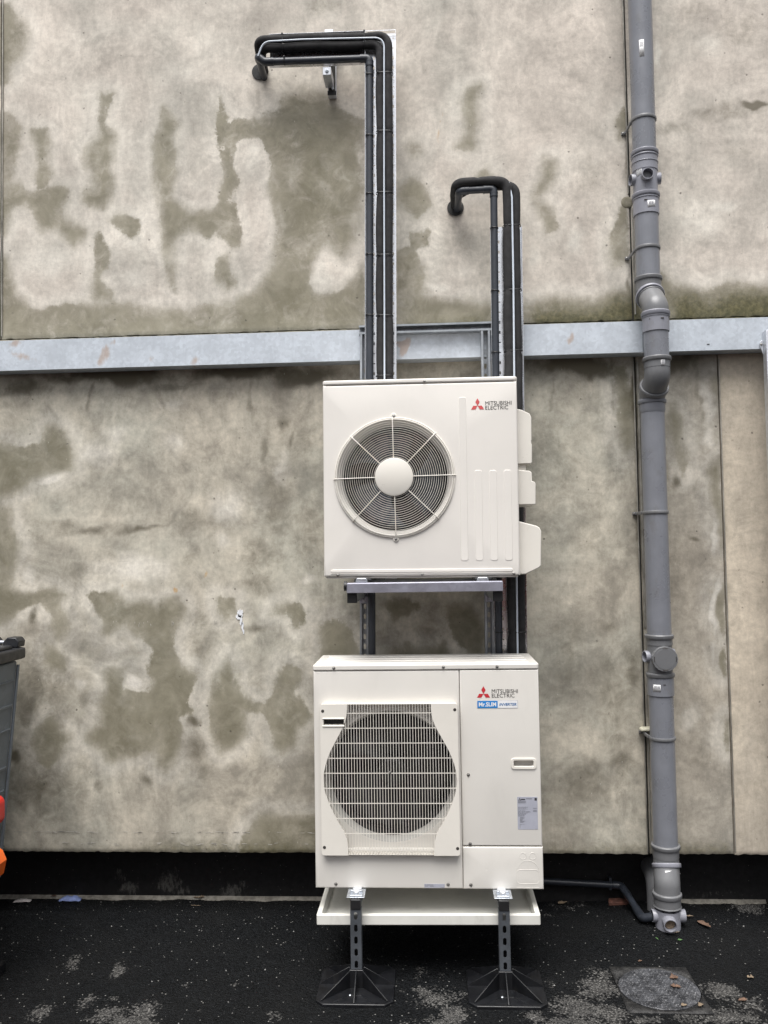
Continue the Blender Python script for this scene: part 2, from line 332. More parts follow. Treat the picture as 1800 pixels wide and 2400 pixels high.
# ------------------------------------------------------------------ mesh helpers
class MB:
    """collects vertices and faces; build() links them as one mesh object"""
    def __init__(s): s.v = []; s.f = []
    def add(s, vs, fs):
        o = len(s.v); s.v += [tuple(p) for p in vs]; s.f += [tuple(i+o for i in f) for f in fs]; return s
    def box(s, x0, x1, y0, y1, z0, z1):
        return s.add([(x0, y0, z0), (x1, y0, z0), (x1, y1, z0), (x0, y1, z0), (x0, y0, z1), (x1, y0, z1), (x1, y1, z1), (x0, y1, z1)],
                     [(0, 3, 2, 1), (4, 5, 6, 7), (0, 1, 5, 4), (1, 2, 6, 5), (2, 3, 7, 6), (3, 0, 4, 7)])
    def prism(s, poly, y0, y1):
        """closed outline in x,z (counter-clockwise seen from the front, -y) pushed back from y0 to y1"""
        n = len(poly)
        vs = [(x, y0, z) for x, z in poly] + [(x, y1, z) for x, z in poly]
        fs = [tuple(range(n)), tuple(range(2*n-1, n-1, -1))]
        fs += [((i+1) % n, i, n+i, n+(i+1) % n) for i in range(n)]
        return s.add(vs, fs)
    def prism_z(s, poly, z0, z1):
        n = len(poly)
        vs = [(x, y, z0) for x, y in poly] + [(x, y, z1) for x, y in poly]
        fs = [tuple(range(n-1, -1, -1)), tuple(range(n, 2*n))]
        fs += [(i, (i+1) % n, n+(i+1) % n, n+i) for i in range(n)]
        return s.add(vs, fs)
    def lathe(s, prof, origin=(0, 0, 0), axis=(0, 0, 1), seg=40, caps=True):
        """profile of (distance along axis, radius)"""
        a = Vector(axis).normalized(); h = Vector((1, 0, 0)) if abs(a.x) < .9 else Vector((0, 1, 0))
        u = (h - a*h.dot(a)).normalized(); w = a.cross(u); o = Vector(origin)
        vs = []; fs = []
        for t, r in prof:
            for k in range(seg):
                an = 2*PI*k/seg
                vs.append(o + a*t + (u*math.cos(an)+w*math.sin(an))*r)
        m = len(prof)
        for i in range(m-1):
            for k in range(seg):
                k2 = (k+1) % seg
                fs.append((i*seg+k, i*seg+k2, (i+1)*seg+k2, (i+1)*seg+k))
        if caps:
            fs.append(tuple(range(seg-1, -1, -1))); fs.append(tuple((m-1)*seg+k for k in range(seg)))
        return s.add(vs, fs)
    def tube(s, path, rad, seg=16, caps=True):
        """swept round tube; rad is a number or one radius per point"""
        P = [Vector(p) for p in path]; n = len(P)
        R = [rad]*n if not hasattr(rad, '__len__') else rad
        T = []
        for i in range(n):
            d = (P[min(i+1, n-1)]-P[max(i-1, 0)]); T.append(d.normalized())
        h = Vector((0, 1, 0)) if abs(T[0].y) < .9 else Vector((1, 0, 0))
        u = (h - T[0]*h.dot(T[0])).normalized(); vs = []; fs = []
        for i in range(n):
            u = (u - T[i]*u.dot(T[i])).normalized(); w = T[i].cross(u)
            for k in range(seg):
                a = 2*PI*k/seg; vs.append(P[i] + (u*math.cos(a)+w*math.sin(a))*R[i])
        for i in range(n-1):
            for k in range(seg):
                k2 = (k+1) % seg; fs.append((i*seg+k, i*seg+k2, (i+1)*seg+k2, (i+1)*seg+k))
        if caps: fs.append(tuple(range(seg-1, -1, -1))); fs.append(tuple((n-1)*seg+k for k in range(seg)))
        return s.add(vs, fs)
    def ring(s, c, R, r, seg=72, sub=6, y=None):
        """round wire ring in the x,z plane"""
        vs = []; fs = []
        for i in range(seg):
            a = 2*PI*i/seg
            for k in range(sub):
                b = 2*PI*k/sub; q = R + r*math.cos(b)
                vs.append((c[0]+q*math.cos(a), c[1]+r*math.sin(b), c[2]+q*math.sin(a)))
        for i in range(seg):
            for k in range(sub):
                i2 = (i+1) % seg; k2 = (k+1) % sub
                fs.append((i*sub+k, i*sub+k2, i2*sub+k2, i2*sub+k))
        return s.add(vs, fs)
    def plate_hole(s, x0, x1, z0, z1, hole, y):
        """flat plate at y with one hole; hole is a closed list of x,z; the plate is stitched round it"""
        n = len(hole); cx = sum(p[0] for p in hole)/n; cz = sum(p[1] for p in hole)/n
        out = []
        for x, z in hole:
            dx, dz = x-cx, z-cz; c = []
            if dx > 1e-9: c.append((x1-cx)/dx)
            if dx < -1e-9: c.append((x0-cx)/dx)
            if dz > 1e-9: c.append((z1-cz)/dz)
            if dz < -1e-9: c.append((z0-cz)/dz)
            t = min(c); out.append([cx+dx*t, cz+dz*t])
        for X, Z in ((x0, z0), (x1, z0), (x1, z1), (x0, z1)):     # snap the nearest to each corner
            i = min(range(n), key=lambda k: (out[k][0]-X)**2+(out[k][1]-Z)**2); out[i] = [X, Z]
        vs = [(x, y, z) for x, z in hole]+[(x, y, z) for x, z in out]
        fs = [(i, n+i, n+(i+1) % n, (i+1) % n) for i in range(n)]
        return s.add(vs, fs)
    def slotted(s, x0, x1, z0, z1, pitch, sw, sl, y, cx=None, start=None, alt=None):
        """strip in the x,z plane cut by a column of long round-ended slots"""
        cx = (x0+x1)/2 if cx is None else cx
        n = max(1, int(round((z1-z0)/pitch))); p = (z1-z0)/n
        for i in range(n):
            a, b = z0+i*p, z0+(i+1)*p; c = (a+b)/2
            w, l = (sw, sl) if alt is None or (i//2) % 2 == 0 else alt
            h = []; r = min(w, l)/2
            for k in range(16):
                an = 2*PI*(k+.5)/16; ca, sa = math.cos(an), math.sin(an)
                h.append((cx+ca*r+(math.copysign(max(0, w/2-r), ca)), c+sa*r+math.copysign(max(0, l/2-r), sa)))
            s.plate_hole(x0, x1, a, b, h, y)
        return s
    def xform(s, M):
        s.v = [tuple(M @ Vector(p)) for p in s.v]; return s
    def build(s, name, mat, parent=None, bevel=0., seg=2, smooth=True, solid=0., label=None, angle=35, off=-1.):
        me = bpy.data.meshes.new(name); me.from_pydata(s.v, [], s.f); me.update()
        return link(name, me, mat, parent, bevel, seg, smooth, solid, label, angle, off)

def link(name, me, mat, parent=None, bevel=0., seg=2, smooth=True, solid=0., label=None, angle=35, off=-1.):
    me.materials.append(MATS[mat] if isinstance(mat, str) else mat)
    if smooth:
        me.polygons.foreach_set('use_smooth', [True]*len(me.polygons)); me.set_sharp_from_angle(angle=math.radians(angle))
    o = bpy.data.objects.new(name, me); COL.objects.link(o)
    if solid:
        md = o.modifiers.new('thickness', 'SOLIDIFY'); md.thickness = solid; md.offset = off
    if bevel:
        md = o.modifiers.new('edges', 'BEVEL'); md.width = bevel; md.segments = seg; md.limit_method = 'ANGLE'; md.angle_limit = math.radians(40)
        md.harden_normals = False
    if parent is not None: adopt(o, parent)
    if label: o['label'] = label
    return o

def wmat(o):
    M = o.matrix_parent_inverse @ o.matrix_basis if o.parent else o.matrix_basis
    return (wmat(o.parent) @ M) if o.parent else M.copy()
def adopt(o, parent):
    o.parent = parent; o.matrix_parent_inverse = wmat(parent).inverted()

def thing(name, label, cat, loc, group=None):
    o = bpy.data.objects.new(name, None); COL.objects.link(o); o.location = loc; o.empty_display_size = .1
    return tag(o, label, cat, group)
def tag(o, label, cat, group=None):
    o['label'] = label or ''; o['category'] = cat or ''
    if group: o['group'] = group
    return o
def struct(o, kind='structure'):
    o['kind'] = kind; return o

def arc(c, r, a0, a1, n, plane='xz', other=0.):
    out = []
    for i in range(n+1):
        a = a0+(a1-a0)*i/n; p, q = c[0]+r*math.cos(a), c[1]+r*math.sin(a)
        out.append((p, other, q) if plane == 'xz' else (other, p, q))
    return out
def smooth_path(pts, radii, step=.012, n=10):
    """polyline with rounded corners; radii for the inner points"""
    P = [Vector(p) for p in pts]; out = [P[0]]
    for i in range(1, len(P)-1):
        a = (P[i-1]-P[i]).normalized(); b = (P[i+1]-P[i]).normalized()
        th = a.angle(b); r = radii[i-1] if hasattr(radii, '__len__') else radii
        t = r/math.tan(th/2) if th > .01 else 0
        t = min(t, (P[i-1]-P[i]).length*.49, (P[i+1]-P[i]).length*.49)
        p0, p1 = P[i]+a*t, P[i]+b*t
        for k in range(n+1):
            u = k/n; out.append(p0*(1-u)**2 + P[i]*2*u*(1-u) + p1*u*u)
    out.append(P[-1])
    res = [out[0]]
    for p in out[1:]:
        L = (p-res[-1]).length; m = max(1, int(L/step)); q = res[-1]
        for k in range(1, m+1): res.append(q.lerp(p, k/m))
    return res
def rrect(x0, x1, z0, z1, r, n=5):
    pts = []
    for cx, cz, a in ((x1-r, z0+r, -PI/2), (x1-r, z1-r, 0), (x0+r, z1-r, PI/2), (x0+r, z0+r, PI)):
        for k in range(n+1):
            b = a+PI/2*k/n; pts.append((cx+r*math.cos(b), cz+r*math.sin(b)))
    return pts
def screw(parent, x, y, z, r=.0055, mat='screw_steel', axis=(0, -1, 0)):
    m = MB().lathe([(0, r*1.35), (.0012, r*1.35), (.0013, r), (.004, r*.9), (.0048, r*.55)], (x, y, z), axis, 12)
    return m.build('screw', mat, parent)
def flat_poly(polys, y):
    m = MB()
    for p in polys: m.add([(x, y, z) for x, z in p], [tuple(range(len(p)))])
    return m
def lettering(txt, x0, z0, width, height, y, mat, parent, bold=.0, shear=0., name='lettering', thick=.0006):
    """text turned into a mesh, fitted to the given width and height on the plane y, facing -y"""
    cu = bpy.data.curves.new('lettering', 'FONT'); cu.body = txt; cu.offset = bold; cu.shear = shear; cu.resolution_u = 4
    ob = bpy.data.objects.new('lettering', cu); COL.objects.link(ob)
    bpy.context.view_layer.update()
    me = bpy.data.meshes.new_from_object(ob.evaluated_get(bpy.context.evaluated_depsgraph_get()))
    bpy.data.objects.remove(ob); bpy.data.curves.remove(cu)
    n = len(me.vertices); co = np.empty(n*3); me.vertices.foreach_get('co', co); co = co.reshape(-1, 3)
    a, b = co.min(0), co.max(0)
    X = x0+(co[:, 0]-a[0])/(b[0]-a[0])*width; Z = z0+(co[:, 1]-a[1])/(b[1]-a[1])*height
    new = np.stack([X, np.full(n, y), Z], 1); me.vertices.foreach_set('co', new.ravel()); me.update()
    me.name = name
    return link(name, me, mat, parent, smooth=False)
def emblem(cx, cz, s, y, mat, parent):
    polys = []
    for k in range(3):
        a0 = PI/3+k*2*PI/3; a1 = a0+PI/3
        p = [(0, 0), (math.cos(a0), math.sin(a0)), (math.cos(a0)+math.cos(a1), math.sin(a0)+math.sin(a1)), (math.cos(a1), math.sin(a1))]
        polys.append([(cx+s*x, cz+s*z) for x, z in p])
    return flat_poly(polys, y).build('emblem', mat, parent, smooth=False)

# ------------------------------------------------------------------ wall and ground attribute fields
def poly_sdf(pts, poly, reach=.22):
    """signed distance to an outline, positive inside, clipped to +-reach"""
    P = np.array(poly); out = np.full(len(pts), -reach)
    lo, hi = P.min(0)-reach, P.max(0)+reach
    ix = np.where((pts[:, 0] > lo[0]) & (pts[:, 0] < hi[0]) & (pts[:, 1] > lo[1]) & (pts[:, 1] < hi[1]))[0]
    if len(ix) == 0: return out
    q = pts[ix]; d = np.full(len(ix), 9.); ins = np.zeros(len(ix), bool)
    for a, b in zip(P, np.roll(P, -1, 0)):
        e = b-a; w = q-a; t = np.clip((w@e)/max(1e-12, e@e), 0, 1)
        d = np.minimum(d, np.hypot(*(w-t[:, None]*e).T))
        c = ((a[1] > q[:, 1]) != (b[1] > q[:, 1])); den = (b[1]-a[1]) or 1e-12
        ins ^= c & (q[:, 0] < (b[0]-a[0])*(q[:, 1]-a[1])/den+a[0])
    out[ix] = np.clip(np.where(ins, d, -d), -reach, reach); return out
def union(pts, polys, reach=.22):
    pts = warp(pts, .004)
    o = np.full(len(pts), -reach)
    for p in polys: o = np.maximum(o, poly_sdf(pts, p, reach))
    return o
def warp(p, a):
    """bend the plane a little so that smudges lose their round outline"""
    x, z = p[:, 0], p[:, 1]
    dx = np.sin(9.1*z+3*np.sin(5.3*x))+.6*np.sin(23*z+11*x+2*np.sin(17*x))+.35*np.sin(51*z-37*x+1.5*np.sin(29*z))
    dz = np.sin(8.3*x+3*np.sin(6.1*z))+.6*np.sin(21*x-13*z+2*np.sin(19*z))+.35*np.sin(47*x+41*z+1.5*np.sin(31*x))
    return p+a*np.stack([dx, dz], 1)
def blobs(pts, ells):
    pts = warp(pts, .016)
    o = np.zeros(len(pts))
    for cx, cz, rx, rz, s in ells:
        q = ((pts[:, 0]-cx)/(rx*1.15))**2+((pts[:, 1]-cz)/(rz*1.15))**2
        o = np.maximum(o, s*np.exp(-q*.9))
    return o
def strokes(pts, seed=5):
    """arcs left by the plasterer's trowel: groups of near-concentric strokes, light or dark"""
    r = random.Random(seed); o = np.zeros(len(pts)); G = []
    G += [(-1.05, 1.72, .42, .5, 2.7, .030, -1, 3), (-1.10, 1.60, .62, .7, 2.3, .035, -1, 2), (-1.55, 3.9, .35, .6, 2.6, .02, -1, 4), (-1.2, 3.75, .55, .8, 2.4, .02, 1, 4)]
    for i in range(46):
        x, z = r.uniform(-2.2, 1.6), (r.uniform(2.95, 4.5) if i < 30 else r.uniform(.4, 2.4)); R = r.uniform(.12, .5); a = r.uniform(0, 2*PI)
        G.append((x, z, R, a, a+r.uniform(.5, 1.9), r.uniform(.012, .022), r.choice((-1, -1, 1, 1)), r.randint(2, 6)))
    for x, z, R, a0, a1, w, sg, n in G:
        for k in range(n):
            cx, cz = x+r.uniform(-.02, .02), z+r.uniform(-.02, .02); rr = R+k*r.uniform(.022, .045); am = (a0+a1)/2+r.uniform(-.25, .25); ah = (a1-a0)/2*r.uniform(.6, 1.1)
            d = np.hypot(pts[:, 0]-cx, pts[:, 1]-cz); an = np.arctan2(pts[:, 1]-cz, pts[:, 0]-cx); da = np.abs((an-am+PI) % (2*PI)-PI)
            o += sg*r.uniform(.35, 1)*np.exp(-((d-rr)/(w*.7))**2)*np.clip(1-(da/ah)**2, 0, 1)
    return np.clip(o, -1.4, 1.4)
def put_attr(me, name, vals):
    a = me.attributes.new(name, 'FLOAT', 'POINT'); a.data.foreach_set('value', np.asarray(vals, dtype=np.float32))
DAMP = [[(-2.224,4.591),(-2.131,4.558),(-2.094,4.473),(-2.057,4.462),(-2.043,4.378),(-2.084,4.278),(-2.13,4.244),(-2.139,4.161),(-2.167,4.144),(-2.222,4.147)],
[(-2.222,3.991),(-2.12,3.977),(-2.079,3.902),(-2.069,3.801),(-2.101,3.702),(-2.147,3.621),(-2.083,3.619),(-2.037,3.571),(-1.991,3.551),(-1.936,3.581),(-1.89,3.597),(-1.817,3.572),(-1.84,3.5),(-1.854,3.437),(-1.799,3.39),(-1.727,3.36),(-1.754,3.307),(-1.799,3.268),(-1.845,3.301),(-1.872,3.375),(-1.918,3.349),(-1.963,3.342),(-1.986,3.397),(-2.009,3.47),(-2.046,3.517),(-2.082,3.501),(-2.128,3.484),(-2.146,3.394),(-2.169,3.341),(-2.219,3.343)],
[(-2.014,3.889),(-1.941,3.886),(-1.936,3.795),(-1.945,3.722),(-1.922,3.667),(-1.945,3.586),(-1.986,3.578),(-2.023,3.68),(-1.996,3.752),(-2.01,3.825)],
[(-1.653,4.056),(-1.589,4.052),(-1.598,4.016),(-1.626,3.99),(-1.63,3.918),(-1.599,3.88),(-1.553,3.851),(-1.581,3.779),(-1.576,3.715),(-1.608,3.672),(-1.59,3.589),(-1.609,3.527),(-1.654,3.475),(-1.708,3.486),(-1.74,3.505),(-1.726,3.55),(-1.69,3.575),(-1.69,3.639),(-1.717,3.685),(-1.735,3.74),(-1.708,3.794),(-1.662,3.837),(-1.644,3.882),(-1.649,3.973)],
[(-1.322,3.976),(-1.295,3.93),(-1.264,3.892),(-1.274,3.811),(-1.26,3.738),(-1.261,3.63),(-1.27,3.576),(-1.289,3.514),(-1.231,3.458),(-1.204,3.412),(-1.123,3.444),(-1.07,3.442),(-1.016,3.476),(-0.963,3.447),(-0.932,3.383),(-0.915,3.311),(-0.929,3.241),(-0.974,3.242),(-1.018,3.288),(-1.062,3.317),(-1.098,3.282),(-1.151,3.329),(-1.205,3.34),(-1.24,3.315),(-1.277,3.271),(-1.273,3.155),(-1.269,3.039),(-1.3,3.076),(-1.313,3.156),(-1.335,3.22),(-1.33,3.336),(-1.343,3.453),(-1.374,3.544),(-1.382,3.635),(-1.378,3.707),(-1.395,3.771),(-1.373,3.833),(-1.336,3.868)],
[(-1.03,4.017),(-1.003,3.943),(-0.977,3.888),(-0.848,3.891),(-0.849,3.792),(-0.924,3.795),(-0.943,3.733),(-0.97,3.689),(-0.961,3.635),(-0.935,3.58),(-0.971,3.537),(-1.016,3.476),(-1.043,3.495),(-1.033,3.566),(-1.015,3.637),(-1.036,3.728),(-1.054,3.81),(-1.048,3.9)],
[(-1.663,3.358),(-1.636,3.285),(-1.6,3.22),(-1.6,3.158),(-1.628,3.105),(-1.592,3.032),(-1.601,2.979),(-1.691,2.991),(-1.704,3.054),(-1.695,3.143),(-1.682,3.241)],
[(-1.6,3.4),(-1.528,3.433),(-1.465,3.395),(-1.456,3.35),(-1.492,3.306),(-1.537,3.353)],
[(-1.05,3.183),(-1.001,3.19),(-0.992,3.118),(-0.967,3.038),(-1.011,3.021),(-1.055,3.085)],
[(-1.045,3.873),(-0.974,3.889),(-0.831,3.892),(-0.724,3.93),(-0.687,4.013),(-0.604,4.045),(-0.498,4.016),(-0.417,3.928),(-0.301,3.858),(-0.307,3.483),(-0.345,3.248),(-0.416,3.157),(-0.497,3.23),(-0.556,3.162),(-0.535,3.02),(-0.418,3.016),(-0.312,3.106),(-0.319,2.685),(-2.229,2.742),(-2.231,3.27),(-2.128,3.23),(-2.118,3.122),(-2.099,3.032),(-2.018,2.958),(-1.909,2.961),(-1.817,2.977),(-1.709,2.974),(-1.601,2.975),(-1.493,2.957),(-1.369,2.927),(-1.278,2.924),(-1.207,2.912),(-1.119,2.954),(-1.012,2.96),(-0.923,2.983),(-0.856,3.007),(-0.768,3.146),(-0.742,3.31),(-0.764,3.454),(-0.799,3.551),(-0.774,3.669),(-0.832,3.791),(-0.974,3.807),(-1.046,3.805)],
[(-0.143,2.924),(-0.072,2.992),(0.019,2.942),(0.168,2.926),(0.293,2.91),(0.475,2.904),(0.634,2.933),(0.814,2.904),(0.927,2.935),(1.018,2.972),(1.057,2.781),(1.055,2.713),(-0.169,2.75)],
[(1.144,3.054),(1.187,3.007),(1.23,2.965),(1.374,2.937),(1.485,2.968),(1.727,2.937),(1.718,2.692),(1.089,2.712)],
[(-0.145,3.464),(-0.074,3.568),(-0.028,3.542),(0.039,3.422),(-0.043,3.354),(-0.134,3.429)],
[(-0.071,3.71),(-0.053,3.735),(-0.024,3.726),(-0.019,3.684),(-0.049,3.667)],
[(0.206,3.946),(0.236,4.004),(0.294,4.013),(0.258,3.932),(0.279,3.836),(0.241,3.696),(0.16,3.7),(0.22,3.78),(0.21,3.863)],
[(0.606,3.621),(0.657,3.613),(0.644,3.526),(0.556,3.436),(0.623,3.375),(0.643,3.281),(0.597,3.259),(0.566,3.377),(0.533,3.437),(0.592,3.528)],
[(0.249,3.548),(0.308,3.587),(0.335,3.539),(0.283,3.518)],
[(0.957,3.782),(1.004,3.862),(1.018,3.744),(0.972,3.723)],
[(0.913,3.224),(0.949,3.293),(0.985,3.396),(0.998,3.244),(0.988,3.094),(0.92,3.085)],
[(-0.073,3.273),(0.014,3.282),(0.001,3.218),(-0.069,3.197)],
[(-0.15,3.17),(-0.068,3.214),(-0.013,3.107),(0.031,2.977),(-0.073,2.934),(-0.154,2.925)],
[(-2.24,2.271),(-2.117,2.249),(-2.046,2.237),(-1.965,2.255),(-1.935,2.344),(-1.904,2.348),(-1.843,2.312),(-1.788,2.271),(-1.772,2.211),(-1.793,2.132),(-1.863,2.099),(-1.955,2.096),(-2.026,2.077),(-2.086,2.029),(-2.239,1.973)],
[(-2.239,1.953),(-2.127,1.921),(-2.106,1.831),(-2.081,1.752),(-2.106,1.664),(-2.126,1.605),(-2.115,1.546),(-2.065,1.516),(-1.974,1.524),(-1.883,1.533),(-1.833,1.493),(-1.873,1.454),(-1.833,1.385),(-1.823,1.327),(-1.873,1.279),(-1.893,1.328),(-1.908,1.396),(-1.974,1.465),(-2.044,1.447),(-2.115,1.399),(-2.236,1.322)],
[(-1.933,1.241),(-1.883,1.221),(-1.853,1.172),(-1.863,1.124),(-1.913,1.134),(-1.938,1.173)],
[(-1.723,1.497),(-1.653,1.511),(-1.583,1.529),(-1.563,1.48),(-1.523,1.46),(-1.434,1.464),(-1.374,1.42),(-1.325,1.468),(-1.275,1.467),(-1.231,1.418),(-1.246,1.37),(-1.276,1.341),(-1.296,1.235),(-1.257,1.148),(-1.189,1.089),(-1.199,0.993),(-1.209,0.955),(-1.19,0.917),(-1.259,0.879),(-1.249,0.821),(-1.245,0.745),(-1.28,0.668),(-1.334,0.616),(-1.368,0.649),(-1.387,0.716),(-1.437,0.716),(-1.496,0.697),(-1.595,0.679),(-1.634,0.688),(-1.674,0.746),(-1.724,0.785),(-1.704,0.823),(-1.659,0.852),(-1.654,0.958),(-1.624,1.054),(-1.634,1.112),(-1.614,1.141),(-1.524,1.135),(-1.544,1.025),(-1.435,1.024),(-1.415,1.13),(-1.395,1.168),(-1.375,1.207),(-1.395,1.245),(-1.474,1.304),(-1.524,1.358),(-1.583,1.335),(-1.613,1.287),(-1.653,1.306),(-1.633,1.345),(-1.673,1.433)],
[(-1.058,1.464),(-0.989,1.463),(-0.98,1.415),(-1.02,1.377),(-1.054,1.416)],
[(-0.769,1.432),(-0.725,1.45),(-0.657,1.44),(-0.619,1.391),(-0.629,1.343),(-0.678,1.315),(-0.697,1.373),(-0.785,1.393)],
[(-1.021,1.174),(-0.963,1.088),(-0.949,1.011),(-0.896,0.953),(-0.848,0.943),(-0.789,1.0),(-0.778,1.067),(-0.729,1.143),(-0.652,1.114),(-0.672,1.009),(-0.634,0.932),(-0.596,0.885),(-0.665,0.838),(-0.695,0.743),(-0.743,0.714),(-0.782,0.752),(-0.81,0.867),(-0.858,0.915),(-0.936,0.906),(-0.936,0.82),(-0.986,0.744),(-1.044,0.725),(-1.083,0.763),(-1.097,0.887),(-1.111,0.964),(-1.091,1.05)],
[(-2.008,0.766),(-1.983,0.834),(-1.913,0.892),(-1.873,0.833),(-1.813,0.804),(-1.853,0.718),(-1.923,0.641),(-1.973,0.679)],
[(-0.941,0.308),(-0.853,0.412),(-0.411,0.403),(-0.414,0.197),(-0.961,0.223)],
[(-0.552,1.314),(-0.494,1.351),(-0.436,1.332),(-0.437,1.217),(-0.515,1.198),(-0.553,1.256)],
[(-0.252,1.436),(-0.192,1.461),(-0.081,1.433),(-0.068,1.414),(-0.121,1.388),(-0.187,1.35),(-0.213,1.396)],
[(0.069,1.412),(0.115,1.431),(0.167,1.417),(0.256,1.325),(0.252,1.131),(0.194,1.17),(0.099,1.262),(0.087,1.34)],
[(-0.209,1.213),(-0.137,1.238),(-0.033,1.211),(0.053,1.236),(0.083,1.132),(-0.23,1.135)],
[(-0.478,1.327),(-0.412,1.307),(-0.367,1.215),(-0.369,1.11),(-0.56,1.112),(-0.531,1.269)],
[(0.919,2.58),(0.958,2.579),(0.982,2.436),(0.99,2.322),(0.98,2.18),(0.957,2.158),(0.926,2.238),(0.93,2.38)],
[(1.181,2.385),(1.212,2.316),(1.219,2.203),(1.254,2.089),(1.225,2.039),(1.205,2.096),(1.197,2.187),(1.178,2.3)],
[(1.383,2.493),(1.407,2.521),(1.406,2.43),(1.387,2.442)],
[(1.355,2.048),(1.398,2.12),(1.398,1.946),(1.405,1.745),(1.375,1.756),(1.372,2.003)],
[(1.383,1.832),(1.397,1.831),(1.395,1.686),(1.386,1.753)],
[(1.355,1.465),(1.378,1.509),(1.397,1.497),(1.392,1.265),(1.361,1.343)],
[(1.367,1.171),(1.393,1.193),(1.393,1.078),(1.368,1.133)],
[(1.376,0.793),(1.4,0.858),(1.397,0.721)]]
MOSS_SHADE = [[(1.012,1.75),(1.034,1.75),(1.036,2.64),(1.008,2.64)],  # first strip: mossy, with the soil pipe's shade painted in
[(1.175,2.95),(1.286,2.953),(1.374,2.92),(1.486,2.957),(1.793,2.935),(1.785,2.713),(1.168,2.732)],
[(0.476,2.892),(0.635,2.91),(0.815,2.881),(0.929,2.942),(1.085,2.918),(1.079,2.735),(0.472,2.731)],
[(-0.12,2.842),(0.293,2.852),(0.29,2.736),(-0.122,2.726)],
[(0.512,0.278),(0.717,0.272),(0.921,0.279),(1.125,0.307),(1.393,0.281),(1.39,0.214),(0.51,0.21)],
[(-2.172,0.247),(-1.576,0.259),(-1.087,0.298),(-0.509,0.271),(-0.51,0.197),(-2.171,0.19)]]
